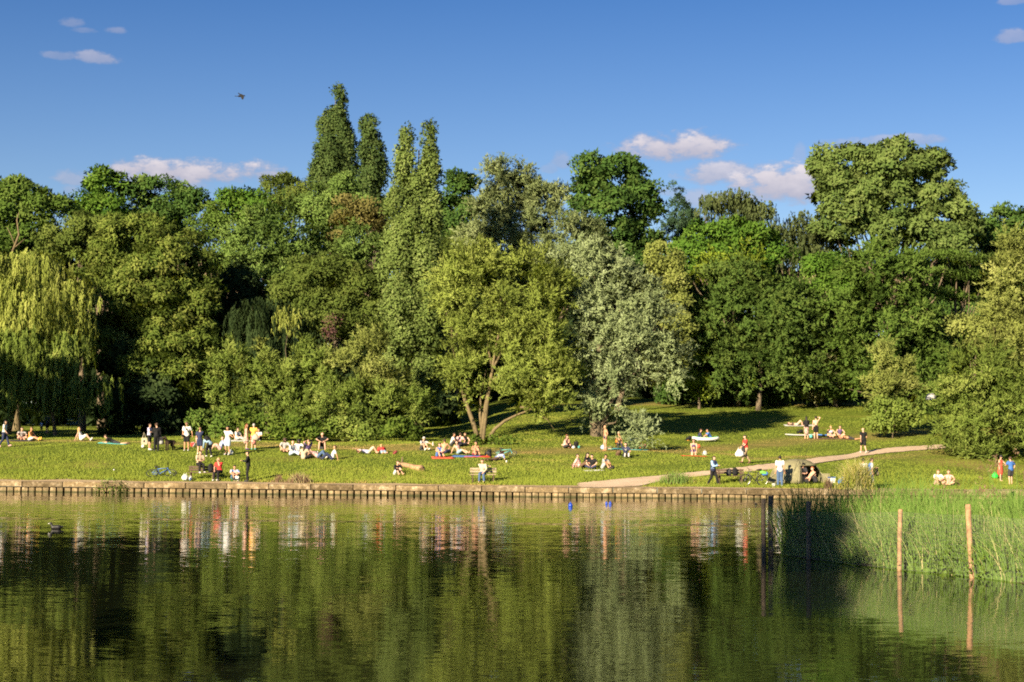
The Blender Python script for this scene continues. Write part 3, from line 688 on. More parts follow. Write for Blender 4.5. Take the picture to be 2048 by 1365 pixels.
# --- centre
tree('dark_lime', 'dark tree between the double poplar and the grey willow', [(915, 385, 38, 38), (900, 430, 35, 50), (930, 450, 38, 55), (900, 500, 40, 50)], 172, 'broad', L_SYC, dens=1.2)
tree('hazel_tree', 'shaded green tree low between poplar and grey willow', [(905, 500, 40, 45), (920, 560, 45, 50), (880, 570, 30, 60)], 150, 'fine', L_OLIVE, dens=1.2)
tree('grey_willow', 'tall airy grey green willow with a wispy top in the middle', [(1005, 370, 48, 48), (1050, 375, 45, 45), (985, 430, 42, 60), (1100, 400, 48, 52), (1040, 460, 70, 60), (1115, 470, 60, 60), (1170, 470, 35, 50), (1140, 530, 70, 60), (960, 490, 35, 40), (1060, 540, 90, 60)], 146, 'silver', L_SILVERD, dens=1.1, base=1080)
tree('sycamore', 'tall dark green domed tree right of the grey willow', [(1195, 350, 52, 45), (1240, 350, 55, 45), (1225, 420, 90, 60), (1285, 410, 45, 55), (1180, 430, 42, 60), (1270, 480, 65, 55), (1240, 540, 70, 55)], 163, 'bigleaf', L_SYC, dens=1.25, size=.92)
tree('white_willow', 'silvery white willow drooping to the lawn right of centre', [(1150, 540, 45, 45), (1180, 520, 60, 45), (1230, 545, 60, 50), (1270, 590, 60, 55), (1210, 610, 75, 60), (1310, 640, 45, 55), (1255, 670, 70, 60), (1335, 700, 38, 60), (1345, 745, 28, 42), (1190, 690, 60, 60), (1210, 760, 50, 70), (1200, 800, 38, 40), (1225, 835, 22, 30), (1285, 720, 45, 50), (1178, 795, 30, 34), (1160, 640, 50, 60)], 126, 'silver', L_SILVER, dens=1.1, base=1192, bark=BARK,
     limb_px=[([(1190, 885), (1186, 840), (1178, 800), (1190, 740), (1230, 640)], .33, .12), ([(1200, 880), (1215, 820), (1260, 720), (1300, 650)], .25, .06)], trunk_r=.35)
tree('crack_willow', 'yellow green many stemmed willow with bare lower limbs at the lawn edge', [(935, 540, 48, 45), (990, 530, 55, 42), (1055, 540, 58, 48), (1100, 580, 45, 45), (910, 590, 34, 50), (1000, 600, 75, 50), (930, 660, 48, 45), (1070, 640, 60, 40), (1000, 690, 60, 40), (1090, 690, 55, 42), (940, 740, 40, 40), (1110, 745, 48, 45), (1040, 745, 60, 40), (1000, 790, 45, 28), (1080, 790, 60, 30), (950, 800, 26, 30), (1120, 815, 35, 30)], 123.5, 'willow', L_CRACK, dens=1.2, base=966, bark=BARK_L, limbs=False, trunk_r=.16,
     limb_px=[([(958, 884), (948, 850), (930, 800), (918, 750), (905, 690), (902, 640)], .20, .05), ([(962, 884), (968, 830), (978, 780), (985, 740), (1010, 690), (1035, 620)], .19, .04), ([(972, 886), (990, 858), (1010, 842), (1030, 832), (1080, 812), (1135, 795)], .15, .04),
              ([(965, 880), (960, 830), (962, 790), (972, 740)], .12, .04), ([(985, 760), (1020, 745), (1055, 725), (1062, 690)], .11, .04), ([(1040, 815), (1075, 815), (1120, 818)], .08, .03), ([(930, 800), (940, 750), (945, 700)], .08, .03), ([(985, 740), (975, 690), (985, 640), (1005, 590)], .1, .03), ([(1010, 690), (1040, 650), (1055, 600)], .07, .03), ([(902, 650), (915, 600), (925, 560)], .07, .02), ([(1045, 700), (1080, 680), (1120, 660)], .05, .02), ([(1080, 830), (1095, 840), (1110, 862)], .05, .02)])
tree('silver_shrub', 'small rounded silvery shrub standing alone on the lawn', [(1272, 862, 30, 20), (1285, 850, 22, 18), (1260, 878, 25, 16), (1296, 872, 20, 18)], 116.5, 'silver', L_SILVER, dens=1.3, cat='shrub', trunk_r=.06, size=.9)

# --- bushes along the left tree line
tree('sallow_bush', 'tall feathery olive bush at the left end of the thicket', [(470, 745, 42, 48), (440, 790, 32, 50), (510, 770, 45, 60), (470, 820, 55, 45), (530, 720, 22, 45)], 127, 'shrub', L_SALLOW, dens=1.2, cat='bush')
tree('sallow_bush', 'upright spiky bush in the middle of the thicket', [(595, 745, 40, 55), (560, 790, 40, 55), (640, 760, 40, 60), (600, 820, 65, 45)], 126, 'shrub', L_SALLOW, dens=1.2, cat='bush')
tree('golden_sallow', 'golden topped bush in front of the double poplar', [(745, 715, 38, 40), (710, 755, 50, 50), (765, 770, 40, 50), (680, 740, 30, 40)], 126, 'shrub', L_SALLOWG, dens=1.15, cat='bush')
tree('sallow_bush', 'low rounded olive bush at the right end of the thicket', [(720, 815, 55, 45), (780, 815, 45, 50), (820, 830, 35, 40), (670, 820, 45, 45)], 124, 'shrub', L_SALLOW, dens=1.25, cat='bush')
for i, (lab, bl) in enumerate((('dark bramble mound under the left end of the thicket', [(410, 850, 35, 30), (445, 860, 40, 26)]), ('bright bramble patch behind the man in the yellow shirt', [(500, 845, 45, 34), (540, 856, 35, 26), (475, 866, 25, 15)]),
        ('bright bramble patch behind the seated bald man', [(590, 852, 40, 30), (635, 862, 40, 22), (560, 868, 25, 16)]), ('leafy bramble patch below the golden bush', [(690, 858, 40, 28), (735, 864, 40, 22)]),
        ('leafy bramble patch at the right end of the thicket', [(785, 862, 40, 24), (825, 868, 32, 18)]), ('low ground ivy round the foot of the bare limbed willow', [(990, 888, 32, 8), (950, 886, 22, 8), (1015, 892, 22, 7)]))):
    tree('bramble', lab, bl, 121.5 if i < 5 else 119.5, 'bramble', (L_ASH, L_BRAMBLE, L_BRAMBLE, L_SALLOW, L_BRAMBLE, L_BRAMBLE)[i], dens=1.25, cat='bush', trunk_r=.05, limbs=False)

# --- right side, back to front
tree('cedar_tree', 'dark cedar with a pointed spire on the right skyline', [(1352, 372, 3, 16), (1352, 392, 9, 12), (1356, 412, 18, 12), (1364, 432, 32, 15), (1362, 455, 42, 20), (1380, 482, 50, 24), (1388, 420, 14, 9), (1402, 445, 26, 14)], 176, 'conifer', L_CEDAR, dens=1.5, depth=.9, limbs=False)
tree('silver_birch', 'dark drooping birch on the skyline beside the cedar', [(1450, 400, 50, 22), (1490, 415, 40, 24), (1420, 415, 30, 24), (1470, 450, 65, 30), (1535, 425, 25, 25)], 174, 'birch', L_BIRCH, dens=2.0)
tree('silver_birch', 'lower drooping birch left of the giant tree', [(1590, 445, 34, 26), (1560, 465, 30, 28), (1620, 462, 28, 28), (1650, 480, 30, 28), (1585, 500, 45, 30), (1640, 520, 45, 35)], 170, 'birch', L_BIRCH, dens=2.0)
tree('tulip_tree', 'giant pale leaved tree towering over the right wood', [(1700, 325, 78, 42), (1790, 318, 85, 40), (1850, 330, 45, 45), (1680, 390, 60, 50), (1760, 390, 85, 50), (1840, 410, 75, 55), (1905, 410, 45, 45), (1935, 450, 32, 38), (1700, 450, 75, 45), (1790, 470, 90, 50), (1890, 490, 80, 45), (1640, 350, 24, 45), (1770, 340, 90, 45)], 166, 'bigleaf', L_TULIP, dens=1.35)
tree('oak_tree', 'dark tree behind the right edge of the giant tree', [(2010, 445, 40, 32), (2050, 450, 40, 38), (1975, 470, 30, 40), (2010, 500, 60, 40)], 174, 'bigleaf', L_SYC, dens=1.2)
tree('sweet_gum', 'mid green tree below the birch on the right', [(1430, 480, 60, 38), (1490, 480, 65, 40), (1380, 510, 50, 40), (1460, 530, 80, 45), (1540, 510, 45, 40)], 160, 'broad', L_GREEN, dens=1.25)
tree('golden_ash', 'yellow green topped tree in the middle of the right wood', [(1490, 530, 42, 28), (1440, 545, 42, 28), (1500, 580, 40, 40)], 158, 'ash', L_YEL, dens=1.3)
tree('hawthorn', 'olive gold tree behind the silvery willow', [(1320, 520, 38, 36), (1345, 560, 38, 45), (1310, 590, 34, 45), (1355, 640, 36, 60), (1330, 720, 45, 60)], 150, 'fine', L_SALLOWG, dens=1.05, base=1235)
tree('false_acacia', 'feathery blue green tree above the shaded lawn', [(1470, 570, 75, 45), (1540, 600, 75, 60), (1450, 640, 70, 60), (1530, 680, 85, 60), (1600, 650, 50, 70), (1440, 710, 60, 50), (1560, 750, 70, 50), (1480, 765, 60, 40), (1620, 760, 50, 45)], 153, 'ash', L_ROBIN, dens=1.3, limbs=False)
tree('lime_tree', 'bright green tree between the feathery tree and the ash', [(1660, 545, 60, 40), (1700, 590, 60, 45), (1640, 580, 40, 40)], 156, 'fine', L_GREEN, dens=1.25)
tree('ash_tree', 'large olive green ash in the right wood', [(1740, 535, 85, 48), (1800, 560, 70, 55), (1730, 620, 95, 65), (1820, 640, 75, 65), (1770, 700, 100, 65), (1860, 720, 50, 60), (1700, 700, 50, 60), (1750, 775, 80, 45), (1860, 790, 60, 40)], 151, 'ash', L_ASH, dens=1.35)
tree('seeding_tree', 'narrow tree with buff seed heads between two green trees', [(1622, 575, 22, 22), (1640, 610, 22, 28), (1632, 660, 22, 35), (1640, 720, 25, 45), (1630, 770, 30, 35)], 155.5, 'fine', L_BEIGE, dens=.8, trunk_r=.12)
tree('scots_pine', 'flat layered pine behind the right hand willow', [(1900, 515, 70, 18), (1960, 520, 40, 16), (1880, 550, 65, 18), (1945, 555, 45, 18), (1880, 590, 55, 16), (1935, 600, 40, 14), (1900, 640, 45, 14), (1930, 680, 60, 20), (1900, 730, 60, 25)], 158, 'cedar', L_ASH, dens=2.2, depth=.9)
tree('young_ash', 'yellow leaved sapling at the shaded wood edge', [(1400, 640, 22, 45), (1410, 690, 30, 40), (1385, 725, 32, 35), (1400, 770, 36, 35)], 154, 'fine', L_YEL, dens=.8, trunk_r=.12)
tree('hazel_thicket', 'sunlit green hazel at the top of the lawn', [(1640, 740, 45, 45), (1690, 740, 45, 50), (1610, 770, 35, 25), (1660, 780, 50, 20)], 157, 'fine', L_BRAMBLE, dens=1.3, cat='bush')
tree('shaded_thicket', 'dark shaded thicket at the top of the lawn', [(1400, 760, 50, 40), (1480, 770, 60, 35), (1550, 780, 50, 25), (1350, 780, 40, 30)], 159, 'broad', L_SYC, dens=1.3, cat='bush')
for i, (lab, bl) in enumerate((('small bright bush on the upper edge of the lawn', [(1672, 797, 16, 9), (1690, 797, 14, 9)]), ('low nettle bed in the shade at the top of the lawn', [(1400, 797, 30, 9), (1450, 800, 30, 8), (1520, 800, 30, 7)]), ('dry grassy bush at the corner of the shaded thicket', [(1615, 792, 14, 14), (1632, 798, 12, 9)]))):
    tree('low_bush', lab, bl, 158, 'bramble', (L_BRAMBLE, L_ROBIN, L_SALLOWG)[i], dens=1.6, cat='bush', trunk_r=.04, limbs=False)
tree('silver_sallow', 'pale feathery bush standing forward on the right lawn', [(1765, 730, 26, 36), (1800, 750, 28, 34), (1760, 785, 38, 35), (1808, 790, 27, 36)], 131.5, 'shrub', L_SALLOWG, dens=1.3, cat='bush', base=1790)
tree('dogwood_bush', 'dense green bush under the pale feathery one', [(1765, 825, 38, 30), (1800, 830, 32, 32), (1775, 850, 40, 18), (1828, 842, 16, 24)], 129.5, 'bramble', L_SALLOW, dens=1.6, cat='bush')
tree('osier_willow', 'big leaning golden green willow at the right edge', [(2035, 505, 40, 45), (2010, 560, 38, 50), (2060, 590, 60, 80), (2000, 630, 38, 45), (2040, 680, 60, 60), (1980, 720, 55, 45)], 121, 'willow', L_SALLOWG, dens=1.25, base=2040)
tree('osier_bush', 'huge rounded willow bush beside the end of the path', [(1960, 750, 70, 50), (1918, 800, 48, 45), (2000, 800, 80, 70), (1902, 840, 40, 45), (1950, 850, 70, 60), (2040, 850, 60, 70), (1920, 895, 48, 32), (1990, 895, 60, 40)], 115.5, 'willow', L_SALLOW, dens=1.45, cat='bush', base=1960)
tree('yew_tree', 'dark tree filling the wood behind the layered pine', [(1850, 560, 60, 40), (1930, 560, 70, 45), (2000, 560, 60, 60), (1900, 640, 80, 55), (1980, 660, 70, 60), (1880, 720, 70, 55), (1960, 740, 70, 55)], 172, 'broad', L_SYC, dens=1.0)
tree('golden_maple', 'small orange tinged tree above the huge willow bush', [(1935, 655, 35, 20), (1965, 665, 30, 22)], 128, 'fine', L_SALLOWG, dens=1.0)

# --- a far wood behind everything, too dense to tell its trees apart
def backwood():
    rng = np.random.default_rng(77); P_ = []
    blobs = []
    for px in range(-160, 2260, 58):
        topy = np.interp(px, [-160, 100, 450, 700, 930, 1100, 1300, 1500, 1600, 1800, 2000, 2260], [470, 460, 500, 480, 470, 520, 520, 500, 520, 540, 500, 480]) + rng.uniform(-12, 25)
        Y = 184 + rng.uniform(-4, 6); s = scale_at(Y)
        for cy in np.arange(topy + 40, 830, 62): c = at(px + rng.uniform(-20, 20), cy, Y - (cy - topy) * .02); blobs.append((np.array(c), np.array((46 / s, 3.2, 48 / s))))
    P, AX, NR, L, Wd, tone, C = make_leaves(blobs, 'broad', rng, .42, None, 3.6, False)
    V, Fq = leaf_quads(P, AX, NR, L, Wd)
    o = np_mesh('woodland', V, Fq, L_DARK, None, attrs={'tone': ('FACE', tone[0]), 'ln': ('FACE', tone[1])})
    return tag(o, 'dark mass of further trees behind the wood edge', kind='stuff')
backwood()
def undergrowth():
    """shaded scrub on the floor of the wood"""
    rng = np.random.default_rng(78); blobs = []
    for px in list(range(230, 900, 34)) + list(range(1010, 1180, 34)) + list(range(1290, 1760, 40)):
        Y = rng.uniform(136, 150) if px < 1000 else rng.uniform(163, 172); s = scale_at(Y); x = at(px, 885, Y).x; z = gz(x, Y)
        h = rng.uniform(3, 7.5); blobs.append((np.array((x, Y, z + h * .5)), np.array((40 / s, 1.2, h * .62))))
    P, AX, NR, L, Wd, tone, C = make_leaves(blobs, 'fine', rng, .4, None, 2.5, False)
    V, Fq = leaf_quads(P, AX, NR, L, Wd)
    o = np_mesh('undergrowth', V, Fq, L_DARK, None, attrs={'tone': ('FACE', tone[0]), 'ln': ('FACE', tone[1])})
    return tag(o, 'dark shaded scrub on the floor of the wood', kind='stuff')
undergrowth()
print('LEAVES', N_LEAVES)

# --- trees that stand outside the frame on the left and shade the willow, and one on the near bank that shades the reeds
def offstage(name, label, x, y, gzz, blobs, sty, mat):
    rng = np.random.default_rng(len(label)); root = empty(name, (x, y, gzz), 0, label, 'tree')
    bl = [(np.array((x + b[0], y + b[1], gzz + b[2])), np.array(b[3:6])) for b in blobs]
    P, AX, NR, L, Wd, tone, C = make_leaves(bl, sty, rng, .55, None, 2.2, False)
    V, Fq = leaf_quads(P - np.array((x, y, gzz)), AX, NR, L, Wd); np_mesh('crown', V, Fq, mat, root, attrs={'tone': ('FACE', tone[0]), 'ln': ('FACE', tone[1])})
    top = max(b[2] for b in blobs); mb = MB().tube([(0, 0, -.3), (0, 0, .3), (.1, .1, top * .5), (0, 0, top)], [.6, .45, .3, .08], 9)
    for b in blobs: mb.tube([(0, 0, top * .3), (b[0] * .5, b[1] * .5, b[2] * .7), (b[0], b[1], b[2])], [.22, .14, .04], 6)
    mb.build('trunk', BARK, root, smooth=True)
offstage('plane_tree', 'broad tree on the far bank beyond the left edge of the view', -49, 110, gz(-49, 110), [(0, 0, 8.5, 6.0, 6, 5.5), (-4, 2, 12.3, 4.5, 5, 3.5), (4, -1, 11, 3.5, 4, 3.5), (.5, 2, 14.3, 3, 4, 2.6), (6, 3, 11.5, 2.2, 2, 2.4)], 'broad', L_ASH)
offstage('plane_tree', 'second broad tree further beyond the left edge of the view', -62, 122, gz(-62, 122), [(0, 0, 9, 6.5, 6, 6), (-3, 1, 13, 5, 5, 4), (4, -1, 11.5, 4, 4, 4), (2, 1, 15.5, 3, 4, 2.8)], 'broad', L_ASH)
offstage('lombardy_poplar', 'tall tree on the near bank out of view behind the camera', -25.5, -3.5, 1.4, [(0, 0, 11, 4, 4, 5), (.5, 0, 17, 4.2, 4.2, 5.5), (0, .5, 23, 3.6, 3.6, 4.5), (0, 0, 27, 2.4, 2.4, 3.0)], 'broad', L_POPLAR)

offstage('oak_tree', 'round oak standing beyond the right edge of the view', 45, 124, gz(45, 124), [(0, 0, 5, 5, 4.5, 4.5), (-2, 1, 9, 4, 4, 3.5), (2.5, 0, 8.5, 4, 4, 4), (0, 0, 12, 3, 3, 2.6)], 'broad', L_ASH)
offstage('maple_tree', 'taller maple further beyond the right edge of the view', 56, 142, gz(56, 142), [(0, 0, 6, 6, 5, 5.5), (-3, 1, 11, 4.5, 4, 4), (3, 0, 10, 4.5, 4, 4.5), (0, 0, 15, 3.5, 3, 3)], 'broad', L_GREEN)
offstage('hazel_thicket', 'leafy thicket beyond the right end of the path', 41, 134, gz(41, 134), [(0, 0, 3, 4, 3, 3), (-3, 1, 4.5, 3, 3, 3), (3, 1, 5, 3, 3, 3.5)], 'broad', L_BRAMBLE)
# ------------------------------------------------------------------ grass
GRASS = leaf_material('grass_blades', (.094, .112, .013), (.150, .166, .021), (.27, .175, .058), trans=.2, geo=.6)
def grass_mesh(name, label, X, Yy, h, w, mat, rng, lean=.35, tone0=.5, tone_sd=.06, tip=1.0):
    n = len(X); Z = ground_z(X, Yy)
    a = rng.uniform(0, 2 * math.pi, n); side = np.stack([np.cos(a), np.sin(a) * .6, np.zeros(n)], -1); side = unit(side)
    ln = rng.normal(0, lean, (n, 2)) * h[:, None]
    P = np.stack([X, Yy, Z - .01], -1)
    V = np.empty((n, 3, 3), np.float32); V[:, 0] = P - side * w[:, None] / 2; V[:, 1] = P + side * w[:, None] / 2
    V[:, 2] = P + np.stack([ln[:, 0], ln[:, 1], h], -1)
    tone = np.clip(tone0 + rng.normal(0, tone_sd, n), 0, 1)
    o = np_mesh(name, V.reshape(-1, 3), np.arange(n * 3).reshape(n, 3), mat, None, attrs={'tone': ('FACE', tone), 'ln': ('FACE', np.tile(np.array([-.15, -.45, .88], np.float32), (n, 1)))})
    return tag(o, label, kind='stuff')
rg = np.random.default_rng(21)
n = 215000
v = rg.random(n) ** 1.5 * 66 + .5; X = rg.uniform(-1, 1, n) * (31 + .30 * v); Yy = v + wall_y(X) + .3
gn = .5 + .25 * np.sin(X * .9 + .6 * np.sin(Yy * .7)) * np.sin(Yy * 1.3 + X * .2) + .2 * np.sin(X * .23 + 1) * np.sin(Yy * .37)
# shorter and paler on the worn band, none on the path
dr = band(v, X); pth = VR[:, 2, :2]
keep = rg.random(n) > .45 * dr
pc = np.interp(X, VR[:, 2, 0], VR[:, 2, 1], left=-99, right=-99); half = np.interp(X, VR[:, 2, 0], np.abs(VR[:, 0, 1] - VR[:, -1, 1]) / 2)
keep &= ~(np.abs(Yy - pc) < half + .16); keep &= v > .9 + .25 * np.sin(X * .7) + .15 * np.sin(X * 1.9 + 1)
h = (.045 + .04 * rg.random(n)) * (1 - .7 * dr) * (1 + .6 * np.clip(1 - v / 9, 0, 1)) * (.7 + .6 * gn)
tone0 = np.clip(.34 + .6 * (gn - .5) + .85 * dr + .12 * np.sin(X * .11 + 2) , 0, 1)
grass_mesh('grass', 'short mown grass of the lake side lawn', X[keep], Yy[keep], h[keep], (.04 + .04 * rg.random(n))[keep], GRASS, rg, tone0=tone0[keep])
# ------------------------------------------------------------------ people
SKIN = {'l': plain('skin_light', (.62, .36, .25), .55, .08), 'm': plain('skin_tan', (.50, .265, .155), .55, .08), 'd': plain('skin_brown', (.24, .12, .07), .55, .08)}
HAIRC = {'br': (.055, .03, .018), 'bk': (.012, .010, .009), 'bl': (.42, .27, .11), 'rd': (.24, .09, .035), 'gy': (.42, .40, .37), 'lb': (.20, .12, .06)}
FACE = plain('face_dark', (.03, .02, .02), .6)
CLOTH = dict(white=(.62, .61, .60), cream=(.50, .44, .33), grey=(.34, .34, .34), lgrey=(.42, .42, .42), black=(.014, .014, .016), navy=(.030, .038, .085), blue=(.06, .16, .46), jeans=(.07, .12, .23), ljeans=(.36, .44, .56),
             red=(.60, .050, .045), coral=(.72, .11, .07), yellow=(.72, .44, .08), orange=(.72, .28, .05), beige=(.46, .37, .26), khaki=(.40, .29, .18), pink=(.62, .36, .34), lilac=(.50, .48, .66), purple=(.10, .07, .17), olive=(.16, .16, .09),
             charcoal=(.045, .045, .05), teal=(.10, .42, .42), brown=(.13, .08, .05), denim=(.24, .35, .47), maroon=(.22, .04, .05), sky=(.30, .47, .70))
def cloth(c): return plain('cloth_' + c, CLOTH[c], .85, .14, 14.0, spec=.2)
def pattern(name, a, b, kind, sc):
    if name in MATS: return MATS[name]
    m, T = mat_new(name); co = T.n('ShaderNodeTexCoord').outputs['Object']
    if kind == 'stripe': f = T.n('ShaderNodeTexWave', {'Vector': co, 'Scale': sc}, bands_direction='Z').outputs[1]
    elif kind == 'plaid':
        f1 = T.n('ShaderNodeTexWave', {'Vector': co, 'Scale': sc}, bands_direction='Z').outputs[1]; f2 = T.n('ShaderNodeTexWave', {'Vector': co, 'Scale': sc}, bands_direction='X').outputs[1]; f = T.m('MULTIPLY', T.m('ADD', f1, f2), .5)
    else: f = T.n('ShaderNodeTexNoise', {'Vector': co, 'Scale': sc, 'Detail': 2.0}).outputs[0]
    c = T.ramp(f, [(.42, a), (.58, b)])
    s = T.n('ShaderNodeBsdfPrincipled', {'Base Color': c, 'Roughness': .85, 'Specular IOR Level': .2}); T.n('ShaderNodeOutputMaterial', {0: s.outputs[0]}); MATS[name] = m
    return m
PAT = {'stripes': pattern('cloth_stripes', (.03, .03, .04), (.66, .62, .60), 'stripe', 2.6), 'plaid': pattern('cloth_plaid', (.20, .28, .36), (.66, .64, .60), 'plaid', 3.0), 'plaidred': pattern('cloth_plaid_red', (.40, .17, .17), (.60, .46, .44), 'plaid', 3.0),
       'floral': pattern('cloth_floral', (.52, .40, .34), (.24, .13, .12), 'noise', 16.0), 'redfloral': pattern('cloth_red_floral', (.58, .06, .05), (.66, .40, .36), 'noise', 12.0), 'mixed': pattern('cloth_mixed', (.10, .20, .52), (.70, .62, .60), 'noise', 7.0)}
def cmat(c): return PAT[c] if c in PAT else cloth(c)

def lfu(v): return Vector((v[0], -v[1], v[2]))
def ik(a, t, l1, l2, pole):
    d = t - a; L = d.length
    if L > (l1 + l2) * .995: t = a + d.normalized() * (l1 + l2) * .995; d = t - a; L = d.length
    L = max(L, abs(l1 - l2) + .02); x = (l1 * l1 - l2 * l2 + L * L) / (2 * L); h = math.sqrt(max(l1 * l1 - x * x, 0)); u = d.normalized()
    p = pole - u * pole.dot(u)
    p = p.normalized() if p.length > 1e-4 else u.orthogonal().normalized()
    return a + u * x + p * h, t
POSES = {
 'stand': dict(pel=(0, 0, .93), tp=2, feet=((.11, .0, .07), (-.11, .04, .07)), kp=(0, 1, 0), hands=((.25, .05, .86), (-.25, .05, .86)), ep=(.2, -1, 0)),
 'walk': dict(pel=(0, 0, .91), tp=5, feet=((.09, .30, .08), (-.09, -.30, .14)), kp=(0, 1, 0), hands=((.25, -.18, .92), (-.25, .24, .94)), ep=(.2, -1, 0)),
 'sitk': dict(pel=(0, 0, .12), tp=16, feet=((.14, .52, .07), (-.14, .50, .07)), kp=(0, .1, 1), hands=((.10, .46, .36), (-.10, .46, .36)), ep=(.9, 0, -.3)),
 'sitr': dict(pel=(0, 0, .11), tp=-24, feet=((.11, .80, .08), (-.12, .76, .08)), kp=(0, 0, 1), hands=((.30, -.40, .06), (-.30, -.40, .06)), ep=(.2, -1, .2)),
 'sitrk': dict(pel=(0, 0, .11), tp=-18, feet=((.12, .58, .07), (-.13, .66, .07)), kp=(0, 0, 1), hands=((.28, -.36, .06), (-.28, -.36, .06)), ep=(.2, -1, .2)),
 'sitx': dict(pel=(0, 0, .11), tp=14, feet=((-.10, .26, .08), (.10, .33, .08)), kp=(0, .3, .3), kl=1.0, hands=((.16, .32, .24), (-.16, .32, .24)), ep=(.9, 0, -.2)),
 'sitl': dict(pel=(0, 0, .11), tp=8, feet=((.12, .82, .08), (-.12, .80, .08)), kp=(0, 0, 1), hands=((.14, .36, .24), (-.14, .36, .24)), ep=(.8, -.4, 0)),
 'kneel': dict(pel=(0, -.02, .30), tp=10, feet=((.11, -.20, .06), (-.11, -.20, .06)), kp=(0, 1, -.1), hands=((.14, .34, .30), (-.14, .34, .30)), ep=(.6, -.6, 0)),
 'bench': dict(pel=(0, 0, .54), tp=14, feet=((.15, .46, .07), (-.13, .42, .07)), kp=(0, 1, .6), hands=((.13, .40, .62), (-.13, .40, .62)), ep=(.7, -.6, 0)),
 'stool': dict(pel=(0, 0, .36), tp=22, feet=((.20, .44, .07), (-.20, .44, .07)), kp=(.1, .8, 1), hands=((.16, .46, .60), (-.16, .46, .60)), ep=(.9, 0, .2)),
 'lie': dict(pel=(0, 0, .12), tp=-86, feet=((.10, .84, .09), (-.12, .84, .09)), kp=(0, 0, 1), hands=((.30, .05, .08), (-.30, .05, .08)), ep=(1, 0, 0)),
 'liek': dict(pel=(0, 0, .12), tp=-84, feet=((.12, .46, .07), (-.12, .52, .07)), kp=(0, 0, 1), hands=((.28, -.62, .12), (-.28, -.62, .12)), ep=(1, 0, .2)),
 'prone': dict(pel=(0, 0, .12), tp=64, feet=((.12, -.84, .07), (-.10, -.84, .07)), kp=(0, 0, -1), hands=((.10, .66, .10), (-.10, .66, .10)), ep=(.6, -.2, -1)),
 'flat': dict(pel=(0, 0, .12), tp=84, feet=((.12, -.84, .07), (-.10, -.84, .07)), kp=(0, 0, -1), hands=((.24, .72, .06), (-.24, .72, .06)), ep=(1, 0, 0)),
 'bend': dict(pel=(0, -.12, .84), tp=72, feet=((.14, .05, .07), (-.14, -.08, .07)), kp=(0, 1, 0), hands=((.16, .55, .42), (-.14, .50, .46)), ep=(.3, -1, 0)),
}
HANDS = {'hip': (.22, .05, .02, 1), 'face': (.05, .20, .62, 1), 'head': (.12, -.05, .80, 1), 'brow': (.10, .14, .76, 1), 'front': (.05, .30, .28, 1), 'fwd': (.14, .42, .30, 1), 'out': (.62, .02, .12, 1), 'up': (.22, .1, .92, 1), 'back': (.10, -.2, .1, 1)}
JOBS = []
def job(mb, vox, mat, name, parent, extra=None, smooth=2):
    me = mb.mesh(name); me.materials.append(mat); o = link(bpy.data.objects.new(name, me), parent)
    r = o.modifiers.new('r', 'REMESH'); r.mode = 'VOXEL'; r.voxel_size = vox; r.use_smooth_shade = True
    if smooth: s = o.modifiers.new('s', 'SMOOTH'); s.factor = .5; s.iterations = smooth
    JOBS.append((o, mat, extra)); return o
